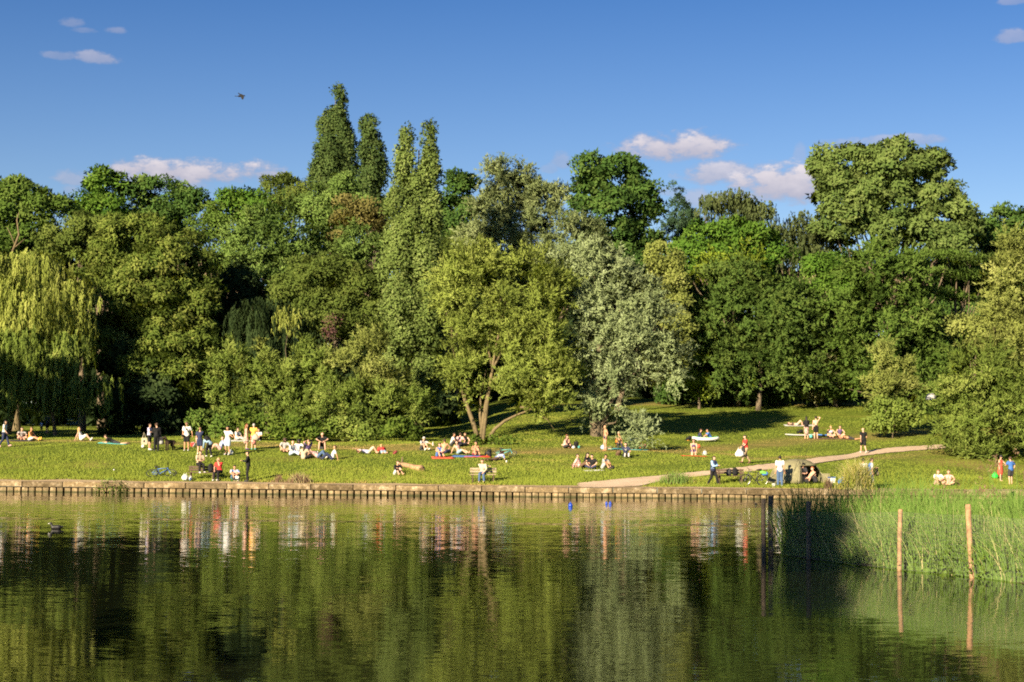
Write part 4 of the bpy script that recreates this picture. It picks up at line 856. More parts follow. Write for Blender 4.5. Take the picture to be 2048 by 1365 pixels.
def person(px, py, yaw, pose, label, top='white', bot='jeans', hair='br', skin='l', h=1.74, shoes='white', topk='tee', botk=None, hairk='short', hl=None, hr=None, tp=None, at_p=None, dz=0.0, group=None, prt=None, tilt=None, hat=None, seat=None):
    """one person; pose points are (left, forward, up) in metres for a 1.75 m figure. topk: tee long vest bikini none dress; botk: trousers shorts skirt brief"""
    P_ = POSES[pose]; k = h / 1.75
    loc = at_p if at_p is not None else G(px, py); loc = Vector(loc) + Vector((0, 0, dz))
    pel = lfu(P_['pel']).copy()
    if seat is not None: pel.z = seat / k
    t_ = RAD(P_['tp'] if tp is None else tp); tv = Vector((0, -math.sin(t_), math.cos(t_))); fv = Vector((0, -math.cos(t_), -math.sin(t_))); lx = Vector((1, 0, 0))
    if tilt: tv = (tv + lx * tilt).normalized()
    chest = pel + tv * .36; shl = pel + tv * .49; neck = pel + tv * .56
    hd = 1.0 if abs(t_) < .9 else .0
    up_dir = (tv * .55 + Vector((0, -.12, .85))).normalized() if pose not in ('lie', 'liek', 'flat') else tv
    head = neck + up_dir * .135 + (fv * .02)
    hf = Vector((0, -1, 0)) if pose not in ('lie', 'liek', 'flat') else (Vector((0, .1, 1)) if pose != 'flat' else Vector((.5, 0, -.4)))
    hf = (hf - up_dir * hf.dot(up_dir)).normalized()
    sw = .185; hw = .095
    SH = [shl + lx * sw, shl - lx * sw]; HP = [pel + lx * hw, pel - lx * hw]
    EL = []; WR = []; KN = []; AN = []
    for i, s in ((0, 1), (1, -1)):
        hs = (hl, hr)[i]
        if hs is None: tg = lfu(P_['hands'][i])
        else:
            q = HANDS[hs] if isinstance(hs, str) else hs
            tg = pel + lx * (q[0] * s) + tv * q[2] + fv * q[1] if len(q) == 4 else lfu(q)
        ep = P_['ep']; pole = Vector((ep[0] * s, -ep[1], ep[2]))
        if hs in ('hip',): pole = Vector((s, .6, 0))
        if hs in ('face', 'front', 'fwd'): pole = Vector((.5 * s, 0, -1))
        if hs in ('head', 'brow', 'up'): pole = Vector((s, .2, .3))
        e, w = ik(SH[i], tg, .285, .25, pole); EL.append(e); WR.append(w)
        kp = P_['kp']; pole = Vector((kp[0] * s + P_.get('kl', 0) * s, -kp[1], kp[2]))
        kn, an = ik(HP[i], lfu(P_['feet'][i]), .43, .43, pole); KN.append(kn); AN.append(an)
    toes = []
    for i in (0, 1):
        sh_ = (KN[i] - AN[i]).normalized(); f = Vector((0, -1, 0)); f = f - sh_ * f.dot(sh_) if abs(f.dot(sh_)) < .93 else Vector((0, 0, 1))
        if pose in ('prone', 'flat'): f = Vector((0, 1, -.15))
        f = f.normalized(); toes.append(AN[i] + f * .15 + Vector((0, 0, -.025 if f.z < .4 else 0)))
    S = lambda v: Vector(v) * k
    def parts(e, which):
        mb = MB()
        def C(a, ra, b, rb, n=8): mb.cap(S(a), (ra + e) * k, S(b), (rb + e) * k, n)
        if 'torso' in which:
            C(pel + tv * .06 - lx * .05, .115, pel + tv * .06 + lx * .05, .115); C(pel + tv * .1, .115, chest, .115)
            C(chest - lx * .075, .105, chest + lx * .075, .105); C(shl - tv * .035 - lx * .125, .068, shl - tv * .035 + lx * .125, .068)
        if 'hips' in which: C(HP[0], .098, HP[1], .098); C(pel, .11, pel + tv * .13, .108)
        if 'neck' in which: C(shl, .06, neck + tv * .03, .052)
        if 'head' in which:
            C(head - up_dir * .035 + hf * .012, .078, head + up_dir * .03 - hf * .012, .094, 10); C(head + hf * .092 - up_dir * .012, .014, head + hf * .108 - up_dir * .03, .016, 6)
            C(head + lx * .09 - hf * .01 - up_dir * .01, .018, head + lx * .095 - hf * .015 + up_dir * .02, .018, 6); C(head - lx * .09 - hf * .01 - up_dir * .01, .018, head - lx * .095 - hf * .015 + up_dir * .02, .018, 6)
        for i in (0, 1):
            if 'arm' in which: C(SH[i], .054, EL[i], .042); C(EL[i], .044, WR[i], .031)
            if 'palm' in which: d = (WR[i] - EL[i]).normalized(); C(WR[i], .031, WR[i] + d * .08, .034)
            if 'sleeve' in which: C(SH[i], .060, SH[i].lerp(EL[i], .62), .056)
            if 'lsleeve' in which: C(SH[i], .058, EL[i], .048); C(EL[i], .048, EL[i].lerp(WR[i], .93), .040)
            if 'thigh' in which: C(HP[i], .092, KN[i], .063); C(KN[i], .062, AN[i], .042)
            if 'legs' in which: C(HP[i], .094, KN[i], .068); C(KN[i], .068, KN[i].lerp(AN[i], .92), .055)
            if 'short' in which: C(HP[i], .097, HP[i].lerp(KN[i], .78), .085)
            if 'crop' in which: C(HP[i], .096, KN[i], .074); C(KN[i], .074, KN[i].lerp(AN[i], .5), .066)
            if 'brief' in which: C(HP[i], .094, HP[i].lerp(KN[i], .12), .092)
            if 'foot' in which: C(AN[i] - Vector((0, 0, .012)), .042, toes[i], .033)
        return mb
    # the body: one continuous surface; fingers and facial features are joined to it afterwards
    def extra():
        mb = MB(); 
        for i, s in ((0, 1), (1, -1)):
            d = (WR[i] - EL[i]).normalized(); side = d.cross(Vector((0, -.3, 1))).normalized(); nrm = side.cross(d)
            for j, L in enumerate((.075, .085, .08, .062)):
                b = WR[i] + d * .095 + side * (.030 - .02 * j); c = b + d * L * .55 - nrm * .008 * s; mb.tube([S(b), S(c), S(c + d * L * .4 - nrm * .026)], [.0095 * k, .009 * k, .006 * k], 4)
            b = WR[i] + d * .035 + side * .032; mb.tube([S(b), S(b + d * .03 + side * .028), S(b + d * .062 + side * .034)], [.012 * k, .010 * k, .007 * k], 4)
        nb = len(mb.f)
        for s in (-1, 1): c = head + hf * .088 + lx * (s * .033) + up_dir * .012; mb.box(S(c), (.022 * k, .012 * k, .011 * k))
        c = head + hf * .082 - up_dir * .052; mb.box(S(c), (.042 * k, .012 * k, .008 * k))
        return mb, nb
    which = ['torso', 'hips', 'neck', 'head', 'arm', 'palm', 'thigh', 'foot']
    root = job(parts(0, which), .036, SKIN[skin], 'person', None, extra())
    root.location = loc; root.rotation_euler = (0, 0, RAD(yaw)); tag(root, label, 'person', group)
    e = .020
    if botk is None: botk = 'trousers'
    if topk in ('tee', 'long', 'vest', 'dress'):
        w = ['torso'] + {'tee': ['sleeve'], 'long': ['lsleeve'], 'vest': [], 'dress': []}[topk]; mb = parts(e, w)
        if topk in ('tee', 'long'): mb.cap(S(pel - lx * .06 + tv * .0), .128 * k, S(pel + lx * .06 + tv * .0), .128 * k)
        if topk == 'dress':
            for i in (0, 1): mb.cap(S(HP[i]), .125 * k, S(HP[i].lerp(KN[i], .75)), .125 * k)
            if pose in ('stand', 'walk'): mb.cap(S(pel), .15 * k, S(pel - tv * .36), .20 * k)
        job(mb, .041, cmat(top), {'dress': 'dress', 'vest': 'vest', 'long': 'long_sleeved_top'}.get(topk, 'shirt'), root)
    elif topk == 'bikini':
        mb = MB(); mb.cap(S(chest - lx * .075 + fv * .02), .108 * k, S(chest + lx * .075 + fv * .02), .108 * k); mb.build('bikini_top', cmat(top), root, True)
    if topk != 'dress':
        w = {'trousers': ['hips', 'legs'], 'shorts': ['hips', 'short'], 'skirt': ['hips', 'short'], 'brief': ['hips', 'brief'], 'crop': ['hips', 'crop']}[botk]; mb = parts(e - .003, w)
        if botk == 'skirt' and pose in ('stand', 'walk'): mb.cap(S(pel), .135 * k, S(pel - tv * .40), .19 * k)
        job(mb, .041, cmat(bot), {'trousers': 'trousers', 'skirt': 'skirt', 'brief': 'swim_shorts'}.get(botk, 'shorts'), root)
    if shoes:
        for i in (0, 1):
            mb = MB(); mb.cap(S(AN[i] - Vector((0, 0, .012))), .056 * k, S(toes[i]), .046 * k, 7); mb.build('shoe', cloth(shoes), root, True)
    if hairk != 'bald' and hat is None:
        mb = MB(); mb.cap(S(head + up_dir * .022 - hf * .030), .098 * k, S(head + up_dir * .05 - hf * .014), .088 * k, 9)
        if hairk == 'long': mb.cap(S(head - hf * .05), .085 * k, S(neck - fv * .085 - tv * .16), .065 * k, 8)
        if hairk == 'bun': mb.cap(S(head + up_dir * .10 - hf * .06), .045 * k, S(head + up_dir * .11 - hf * .07), .042 * k, 7)
        if hairk == 'big': mb.cap(S(head + up_dir * .02 - hf * .03), .135 * k, S(head - up_dir * .06 - hf * .04), .12 * k, 9)
        mb.build('hair', plain('hair_' + hair, HAIRC[hair], .6, .25, 30), root, True)
    if hat:
        mb = MB(); mb.cap(S(head + up_dir * .035 - hf * .008), .103 * k, S(head + up_dir * .06), .086 * k, 10); mb.lathe(S(head + up_dir * .045 + hf * .05), [(.02 * k, -.006 * k), (.115 * k, -.012 * k), (.115 * k, 0), (.02 * k, .008 * k)], 12)
        mb.build('hat', cloth(hat), root, True)
    if hairk in ('sun',) : pass
    if prt:
        mb = MB(); c = chest + fv * (.108 + e) + tv * .02
        for dx, dz_, w_, h_ in ((-.05, .03, .05, .03), (.03, .035, .06, .025), (-.01, -.01, .10, .03), (.0, -.05, .05, .02)): mb.box(S(c + lx * dx + tv * dz_), (w_ * k, .03 * k, h_ * k))
        mb.build('shirt_print', cloth(prt), root)
    root['_k'] = k
    pts = dict(wr=[S(w) for w in WR], sh=[S(w) for w in SH], head=S(head), hf=hf, chest=S(chest), pel=S(pel), fv=fv, k=k)
    return root, pts
def world_pt(root, p): return root.location + Matrix.Rotation(root.rotation_euler.z, 3, 'Z') @ Vector(p)
def strap(root, pts, mat, side=1):
    mb = MB(); sh = pts['sh'][0 if side > 0 else 1]; p = pts['pel']; f = pts['fv'] * .15 * pts['k']
    mb.tube([sh * .7 + pts['chest'] * .3 + Vector((0, 0, .09)) - f * .6, sh * .7 + pts['chest'] * .3 + Vector((0, 0, .09)) + f * .4, pts['chest'] + f * 1.05, Vector((-sh.x * .9, p.y + f.y, p.z + .12))], .018, 5)
    return mb.build('bag_strap', mat, root)
def sunglasses(root, pts):
    h, f, k = pts['head'], pts['hf'], pts['k']; mb = MB()
    for s in (-1, 1): mb.box(h + f * .098 * k + Vector((s * .036 * k, 0, .012 * k)), (.055 * k, .03 * k, .036 * k))
    mb.box(h + f * .1 * k + Vector((0, 0, .016 * k)), (.03 * k, .02 * k, .012 * k)); return mb.build('sunglasses', cloth('black'), root)
def finish_people():
    bpy.context.view_layer.update(); dg = bpy.context.evaluated_depsgraph_get(); res = []
    for o, mat, extra in JOBS: res.append(bpy.data.meshes.new_from_object(o.evaluated_get(dg)))
    for (o, mat, extra), me in zip(JOBS, res):
        o.modifiers.clear(); me.materials.clear(); me.materials.append(mat)
        if extra:
            mb, nb = extra; nv = len(me.vertices); co = np.empty(nv * 3, np.float32); me.vertices.foreach_get('co', co); co = co.reshape(-1, 3).tolist()
            fs = [list(p.vertices) for p in me.polygons]; m2 = bpy.data.meshes.new('person'); m2.from_pydata(co + [tuple(v) for v in mb.v], [], fs + [[i + nv for i in f] for f in mb.f])
            m2.materials.append(mat); m2.materials.append(FACE)
            n0 = len(fs); mi = np.zeros(len(m2.polygons), np.int32); mi[n0 + nb:] = 1; m2.polygons.foreach_set('material_index', mi); m2.polygons.foreach_set('use_smooth', np.ones(len(m2.polygons), bool)); m2.update(); me = m2
        me.name = o.name.split('.')[0]; old = o.data; o.data = me; bpy.data.meshes.remove(old)
# ------------------------------------------------------------------ things on the lawn
WOOD_OLD = plain('bench_wood', (.085, .055, .035), .8, .35, 12, bump=.3)
WOOD_PALE = plain('bench_wood_weathered', (.30, .24, .16), .8, .35, 12, bump=.3)
METAL = plain('dark_metal', (.03, .03, .032), .45, .1, metal=.6)
RUBBER = plain('tyre_rubber', (.018, .018, .018), .85)
CHROME = plain('bare_metal', (.55, .55, .55), .3, .1, metal=.9)
PLASTIC_W = plain('white_plastic', (.64, .64, .62), .45, .08)
def R3(x=0, y=0, z=0): return Matrix.Rotation(z, 3, 'Z') @ Matrix.Rotation(y, 3, 'Y') @ Matrix.Rotation(x, 3, 'X')
def rel(o, p): return o.location + Matrix.Rotation(o.rotation_euler.z, 3, 'Z') @ Vector(p)

def bench(px, py, w, label, mat, rz=0.0, back=.80):
    p = G(px, py); b = empty('bench', p, rz, label, 'bench', 'benches facing the lake')
    for i in range(4): MB().box((0, -.20 + i * .125, .44), (w, .105, .04)).build('seat_slat', mat, b)
    for i in range(2): MB().box((0, .25 + i * .045, .60 + i * .15), (w, .035, .115), R3(-.28)).build('back_slat', mat, b)
    for s in (-1, 1):
        m = MB(); x = s * (w / 2 - .16); m.box((x, -.17, .20), (.07, .07, .44)); m.box((x, .20, .20), (.07, .07, .44)); m.box((x, .02, .395), (.06, .5, .05)); m.box((x, .29, .60), (.06, .05, .46), R3(-.28)); m.build('leg_frame', WOOD_OLD, b)
    return b
def bicycle(loc, rot, label, fcol, trim, r=.34, basket=None):
    root = empty('bicycle', loc, 0, label, 'bicycle', 'bicycles by the lake'); root.rotation_euler = rot
    fm = plain('bike_paint_' + fcol, CLOTH[fcol], .35, .06); wb = 1.06
    A = Vector((-wb / 2, 0, r)); B = Vector((wb / 2, 0, r)); bb = Vector((-.10, 0, .30)); st = Vector((-.26, 0, .80)); hd = Vector((.30, 0, .86)); hb = Vector((.35, 0, .70))
    m = MB(); m.tube([bb, st], .019, 7); m.tube([hb, bb], .028, 7); m.tube([hd.lerp(hb, .3), st.lerp(bb, .12)], .021, 7); m.tube([hd, hb], .022, 7)
    for s in (-.05, .05): m.tube([bb + Vector((0, s, 0)), A + Vector((0, s * 1.3, 0))], .011, 6); m.tube([st.lerp(bb, .12) + Vector((0, s * .5, 0)), A + Vector((0, s * 1.3, 0))], .010, 6); m.tube([hb + Vector((0, s, -.02)), B + Vector((0, s * 1.2, 0))], .014, 6)
    m.build('frame', fm, root, True)
    for c in (A, B):
        w = MB(); w.torus((0, 0, 0), r - .03, .012, 'Y', 26, 5); w.cap((0, -.04, 0), .022, (0, .04, 0), .022, 7)
        for q in range(12): a = q * math.pi / 6; w.tube([(.02 * math.cos(a), .02 * (-1) ** q, .02 * math.sin(a)), ((r - .03) * math.cos(a), 0, (r - .03) * math.sin(a))], .0025, 3)
        wo = w.build('wheel', CHROME, root); wo.location = c; MB().torus((0, 0, 0), r - .012, .024, 'Y', 26, 7).build('tyre', RUBBER, wo, True)
    m = MB(); m.tube([st, st + Vector((-.02, 0, .10))], .014, 6); m.cap(st + Vector((-.13, 0, .12)), .06, st + Vector((.12, 0, .125)), .022, 8); m.build('saddle', METAL, root, True)
    m = MB(); m.tube([hd, hd + Vector((.03, 0, .08))], .016, 6); c = hd + Vector((.05, 0, .10)); m.tube([c + Vector((-.05, -.34, .03)), c + Vector((0, -.2, .03)), c, c + Vector((0, .2, .03)), c + Vector((-.05, .34, .03))], .014, 6); m.build('handlebar', METAL, root, True)
    m = MB(); m.torus(bb + Vector((0, -.05, 0)), .09, .008, 'Y', 16, 5)
    for s in (-1, 1): e = bb + Vector((.12 * s, .07 * s, -.11 * s)); m.tube([bb + Vector((0, .05 * s, 0)), e], .011, 5); m.box(e + Vector((0, .05 * s, 0)), (.09, .09, .02))
    m.build('crankset', METAL, root)
    if basket: m = MB(); m.cap(st + Vector((-.30, 0, -.12)), .10, st + Vector((-.46, .02, -.10)), .12, 8); m.build('pannier_bag', cloth(basket), root, True)
    return root
def ball(px, py, r, label, mats, name='ball'):
    p = G(px, py); o = empty(name, p + Vector((0, 0, r)), .4, label, 'ball')
    n = len(mats); seg = 24
    for j, mt in enumerate(mats):
        m = MB(); k = seg // n
        for a in range(k + 1):
            for b in range(9):
                th = 2 * math.pi * (j * k + a) / seg; ph = math.pi * b / 8; m.v.append(R3(.6, .5) @ Vector((r * math.sin(ph) * math.cos(th), r * math.sin(ph) * math.sin(th), r * math.cos(ph))))
        for a in range(k):
            for b in range(8): i = a * 9 + b; m.f.append([i, i + 1, i + 10, i + 9])
        m.build('panel' if n > 1 else 'skin', mt, o, True)
    return o
def towel(px, py, w, d, rz, mat, label, name='towel', th=.012, cat='towel'):
    p = G(px, py); root_z = p.z; nx_, ny_ = 9, 7; V = []; R = Matrix.Rotation(rz, 3, 'Z'); rr = random.Random(px)
    for lay in (0, 1):
        for j in range(ny_):
            for i in range(nx_):
                q = R @ Vector(((i / (nx_ - 1) - .5) * w, (j / (ny_ - 1) - .5) * d, 0)); z = gz(p.x + q.x, p.y + q.y) - p.z
                V.append((q.x, q.y, z + .02 + (th + rr.uniform(0, .018) if lay else 0)))
    V = np.array(V); N = nx_ * ny_; V[N:, 2] = V[:N, 2] + th + np.abs(V[N:, 2] - V[:N, 2] - th)
    m = MB(); m.v = [Vector(v) for v in V]
    for j in range(ny_ - 1):
        for i in range(nx_ - 1): a = j * nx_ + i; m.f.append([N + a, N + a + 1, N + a + nx_ + 1, N + a + nx_]); m.f.append([a, a + nx_, a + nx_ + 1, a + 1])
    ring = [i for i in range(nx_)] + [j * nx_ + nx_ - 1 for j in range(1, ny_)] + [(ny_ - 1) * nx_ + i for i in range(nx_ - 2, -1, -1)] + [j * nx_ for j in range(ny_ - 2, 0, -1)]
    for a, b in zip(ring, ring[1:] + ring[:1]): m.f.append([a, b, N + b, N + a])
    o = m.build(name, mat, None, True); o.location = p; return tag(o, label, cat, 'towels and blankets on the grass')
def backpack(loc, rz, label, mat, s=1.0, pocket=None, lie=0.0, name='backpack'):
    o = empty(name, loc, rz, label, 'bag', 'bags on the grass'); o.rotation_euler = (lie, 0, rz); o.scale = (s, s, s)
    m = MB(); m.lathe((0, 0, 0), [(.10, .0), (.15, .02), (.165, .12), (.16, .28), (.13, .38), (.06, .44), (.01, .45)], 12, sx=1.0, sy=.66); m.build('body', mat, o, True)
    m = MB(); m.lathe((0, -.075, .03), [(.06, 0), (.105, .02), (.11, .12), (.09, .18), (.02, .2)], 10, sx=1, sy=.55); m.build('front_pocket', pocket or mat, o, True)
    for x in (-.07, .07): MB().tube([(x, .07, .40), (x * 1.2, .16, .32), (x * 1.2, .17, .18), (x, .10, .04)], .016, 5).build('strap', mat, o)
    MB().tube([(-.03, .04, .43), (0, .04, .49), (.03, .04, .43)], .01, 5).build('grab_handle', mat, o)
    return o
def plastic_bag(loc, rz, label, s=1.0, mat=None, name='plastic_bag', cat='bag'):
    mat = mat or PLASTIC_W; o = empty(name, loc, rz, label, cat, 'bags on the grass'); r = random.Random(int(loc[0] * 91)); m = MB(); n = 14; prof = [(.02, 0), (.12, .01), (.16, .08), (.15, .17), (.11, .24), (.05, .28)]
    m.lathe((0, 0, 0), prof, n, sx=1.1, sy=.7)
    for i, v in enumerate(m.v): m.v[i] = Vector((v.x * (1 + r.uniform(-.16, .16)), v.y * (1 + r.uniform(-.16, .16)), v.z * (1 + r.uniform(-.1, .1)))) * s
    m.build('sack', mat, o)
    for x in (-.05, .05): MB().tube([Vector((x - .03, 0, .26)) * s, Vector((x, 0, .37)) * s, Vector((x + .03, 0, .26)) * s], .008 * s, 5).build('handle', mat, o)
    return o
def can(loc, label, mat, r=.035, h=.12, name='drink_can', cat='can'):
    m = MB(); m.lathe((0, 0, 0), [(r * .75, 0), (r, .012), (r, h - .015), (r * .8, h), (r * .75, h - .004)], 12); o = m.build(name, mat, None, True); o.location = loc; return tag(o, label, cat)
def bottle(loc, label, mat, s=1.0):
    m = MB(); m.lathe((0, 0, 0), [(.03, 0), (.036, .01), (.036, .15), (.03, .19), (.013, .23), (.013, .28), (.015, .285)], 10); o = m.build('bottle', mat, None, True); o.location = loc; o.scale = (s, s, s); return tag(o, label, 'bottle')

GP = 'people on the lake lawn'
def PP(*a, **k): return person(*a, group=GP, **k)
up_ = Vector((0, 0, 1))

# ---- far left
PP(8, 895, 85, 'walk', 'person in white T-shirt and navy jeans walking in at the left edge', top='white', bot='navy', hair='bk', hairk='long', h=1.74, shoes='pink')
towel(44, 882, 1.6, 1.1, .1, cloth('charcoal'), 'dark mat under the pair sitting at the far left')
PP(42, 881, 35, 'sitx', 'person in striped T-shirt sitting cross legged at the far left', top='stripes', bot='pink', botk='shorts', hair='br', hairk='short', shoes=None)
PP(60, 882, 70, 'sitl', 'person in orange vest sitting with outstretched legs at the far left', top='orange', topk='vest', bot='white', botk='shorts', hair='lb', hairk='bun', shoes='yellow', skin='m')
PP(95, 868, -120, 'stand', 'adult in dark clothes standing in the shade of the willow', top='navy', bot='black', botk='shorts', hair='bk', h=1.78, hl='front', shoes='charcoal')
PP(83, 864, 20, 'stand', 'small child in pale blue top beside the shaded adult', top='sky', bot='charcoal', hair='br', h=.98, shoes='charcoal')
PP(163, 881.5, 90, 'sitrk', 'blonde person in white dress leaning back on the grass', top='white', topk='dress', hair='bl', hairk='long', shoes='white')
towel(228, 888, 1.9, .8, -.12, cloth('teal'), 'pale turquoise towel under the person in black lying down')
PP(229, 888, -84, 'prone', 'person in black lying on elbows on a turquoise towel', top='black', bot='charcoal', botk='shorts', hair='br', shoes='brown')
# ---- standing group on the left
PP(298, 901, 80, 'stand', 'person in lilac top and bare legs carrying a cream tote bag', top='lilac', bot='black', botk='shorts', hair='br', hairk='short', h=1.68, hr='front', shoes='white')
p = G(293, 901); tb = empty('tote_bag', p + Vector((-.12, -.18, .55)), .3, 'cream cloth tote bag with a small black emblem hanging at a hip', 'bag')
MB().box((0, 0, 0), (.36, .08, .42), taper=.92).build('sack', cloth('cream'), tb); MB().box((0, -.043, .0), (.09, .01, .12)).build('emblem', cloth('black'), tb)
for y_ in (-.03, .03): MB().tube([(-.1, y_, .2), (-.02, y_, .55), (.1, y_, .2)], .012, 5).build('strap', cloth('cream'), tb)
PP(313, 903, 205, 'stand', 'person all in black standing close to the tote bag carrier', top='black', topk='long', bot='black', hair='br', h=1.78, shoes='charcoal', hl='front')
ball(286, 897, .11, 'white football on the grass beside the tote bag carrier', [PLASTIC_W], 'football')
backpack(G(322, 890), .4, 'grey backpack standing behind the person in black', cloth('charcoal'), 1.2, cloth('grey'))
plastic_bag(G(293, 889), .4, 'beige bag lying behind the white football', .9, cloth('beige'), 'cloth_bag')
r_, q_ = PP(373, 902.5, 4, 'stand', 'person in printed white T-shirt, sunglasses and black shorts with a camera', top='white', bot='black', botk='shorts', hair='br', h=1.84, shoes='lgrey', prt='black', hl=(.34, .10, .98), skin='m')
strap(r_, q_, cloth('black'), -1); sunglasses(r_, q_)
cm = empty('camera', world_pt(r_, (-.24, -.16, .98)), .1, 'black camera hanging at the side of the printed white T-shirt', 'camera'); MB().box((0, 0, 0), (.16, .09, .11)).build('body', METAL, cm); MB().lathe((0, -.04, -.01), [(.04, 0), (.042, .02), (.038, .09)], 12, R3(RAD(90))).build('lens', METAL, cm, True)
r_, q_ = PP(399, 909.5, 178, 'stand', 'person in navy T-shirt and shorts seen from behind', top='navy', bot='navy', botk='shorts', hair='lb', h=1.70, shoes='white', hr=(.32, .2, .98))
strap(r_, q_, cloth('black'), 1)
ball(386, 895, .17, 'beach ball with red white and blue panels', [cloth('blue'), cloth('white'), cloth('red'), cloth('white')], 'beach_ball')
r_, q_ = PP(418, 914, 215, 'bend', 'person in denim jacket bending down with a black backpack', top='denim', topk='long', bot='black', hair='bl', h=1.72, shoes='white', tp=66)
bo = backpack(world_pt(r_, (0, -.05, 1.02)), RAD(215), 'round black backpack on the back of the bending person', cloth('black'), 1.15, lie=RAD(66))
PP(440, 901, -70, 'sitrk', 'person in mixed blue clothes sitting behind the bending person', top='mixed', bot='pink', botk='shorts', hair='br', shoes='white')
PP(455, 910.5, -12, 'stand', 'person in white T-shirt and pale denim shorts with arms held out', top='white', bot='ljeans', botk='shorts', hair='bk', h=1.80, shoes='white', skin='m', hl=(.50, .12, 1.05), hr=(.52, .12, 1.0))
plastic_bag(G(461, 910), .2, 'white carrier bag at the feet of the person with arms out', 1.0)
towel(478, 883, 2.2, 1.2, .05, cloth('white'), 'white blanket under the pair at the bramble edge', 'blanket')
r_, q_ = PP(473, 882, 62, 'sitl', 'person in sunglasses and white top sitting on the white blanket', top='white', bot='grey', hair='br', hairk='bun', shoes='white'); sunglasses(r_, q_)
PP(492, 900, 100, 'stand', 'person with long red hair in a floral dress', top='floral', topk='dress', hair='rd', hairk='long', h=1.66, hl='front', shoes='purple')
r_, q_ = PP(507, 900, 190, 'stand', 'grey haired person in yellow top and wide red skirt', top='yellow', bot='redfloral', botk='skirt', hair='gy', h=1.68, shoes='teal', hl='front')
plastic_bag(world_pt(r_, (-.10, .28, .62)), .2, 'cream shoulder bag held by the person in the yellow top', 1.2, cloth('cream'), 'shoulder_bag')
PP(519, 883, -15, 'sitk', 'person in white T-shirt and black shorts sitting by the brambles', top='white', bot='black', botk='shorts', hair='br', shoes='charcoal')
d0 = G(340, 901.5)
# ---- first bench and its company
b1 = bench(404, 961, 1.62, 'weathered bench at the left with two people on it', WOOD_OLD)
PP(0, 0, 30, 'bench', 'person in beige T-shirt perched on the bench backrest', top='beige', bot='black', hair='br', h=1.72, at_p=rel(b1, (-.22, .26, .40)), hl='front', hr='front')
PP(0, 0, -20, 'bench', 'person in red T-shirt with a hand at the face on the bench', top='red', bot='black', hair='bl', skin='l', h=1.75, at_p=rel(b1, (1.02, .02, -.03)), hl='face')
backpack(rel(b1, (.52, .05, .46)), .5, 'black backpack leaning on the left bench', cloth('black'), 1.15, lie=-.25)
plastic_bag(rel(b1, (-.95, -.12, 0)), .3, 'pair of white carrier bags beside the left bench', 1.15)
plastic_bag(rel(b1, (-.62, -.22, .0)), 1.3, 'crumpled white paper bag under the left bench', .8)
can(rel(b1, (-.60, -.45, .0)), 'blue drink can on the bank below the left bench', cloth('blue'), .04, .15)
PP(467, 961, 28, 'sitk', 'person in blue and white top sitting low beside the bench', top='mixed', bot='jeans', botk='shorts', hair='bk', hairk='short', h=1.68, shoes='charcoal', skin='m')
plastic_bag(G(474, 963), .1, 'white carrier bag in front of the person sitting low', 1.1)
bottle(G(464, 964.5), 'green bottle on the bank by the white carrier bag', plain('green_glass', (.02, .12, .03), .15), 1.1)
r_, q_ = PP(496, 964.5, -85, 'stand', 'person in black tracksuit with white stripes by the water', top='black', topk='long', bot='black', hair='bk', h=1.76, shoes='charcoal', hl='front', hr='front', skin='l')
mb = MB(); sh = q_['sh'][1]; mb.tube([sh + Vector((-.075, -.02, 0)), sh + Vector((-.085, -.05, -.14)), sh + Vector((-.10, -.07, -.27))], .014, 4); mb.tube([q_['pel'] + Vector((-.20, -.0, -.1)), q_['pel'] + Vector((-.19, 0, -.5)), q_['pel'] + Vector((-.17, 0, -.8))], .010, 4); mb.build('white_stripe', cloth('white'), r_)
bp = G(317, 957)
bicycle(bp + Vector((.1, .2, .06)), (RAD(-52), 0, RAD(6)), 'blue and black bicycle lying on the grass near the wall', 'blue', 'black', basket=None)
can(G(228, 942), 'small white ball of litter on the left lawn', cloth('white'), .05, .08, 'litter', 'litter')
# ---- circle of friends left of centre
PP(568, 905, 25, 'sitx', 'curly haired person in grey T-shirt at the edge of the circle', top='lgrey', bot='khaki', botk='shorts', hair='br', hairk='big', shoes=None)
PP(583, 912, 50, 'sitl', 'bald person in plaid shirt and jeans in the circle', top='plaid', bot='ljeans', hairk='bald', shoes=None, h=1.78, topk='long')
PP(597, 908, 10, 'sitx', 'person with big dark hair and blue jeans in the circle', top='white', bot='blue', hair='bk', hairk='big', shoes='yellow')
PP(607, 919, 165, 'sitx', 'person in beige top with their back to the lake', top='beige', bot='charcoal', hair='bk', hairk='long', shoes='brown')
PP(615, 911, 48, 'sitl', 'person in purple top with both hands behind the head', top='purple', bot='charcoal', hair='br', hairk='long', hl='head', hr='head', shoes='lgrey')
PP(645, 902, 2, 'stool', 'bald person in black with elbows resting on raised knees', top='black', bot='black', botk='shorts', hairk='bald', h=1.80, shoes=None)
st_ = G(645, 899.5); o = MB().lathe((0, 0, 0), [(.16, 0), (.19, .02), (.19, .2), (.17, .235), (.05, .25)], 14).build('cushion', cloth('charcoal'), None, True); o.location = st_ + Vector((0, .02, 0)); tag(o, 'round dark cushion under the bald person in black', 'cushion')
PP(637, 917, 80, 'liek', 'person in jeans lying back with one knee raised', top='pink', bot='jeans', hair='lb', shoes='white', tp=-58)
PP(664, 921, -85, 'sitrk', 'person in white T-shirt leaning back on one arm', top='white', bot='navy', hair='br', skin='m', shoes='charcoal', h=1.78)
PP(738, 908, 92, 'liek', 'person in lilac top sunbathing with an arm in the air', top='lilac', bot='cream', botk='shorts', hair='br', shoes=None, hl='up')
PP(766, 907, 196, 'prone', 'person in red top lying face down on the grass', top='red', bot='denim', botk='shorts', hair='bl', shoes=None)
backpack(G(787, 909), 1.2, 'small maroon bag on the grass near the person in red', cloth('maroon'), .7, lie=.9)
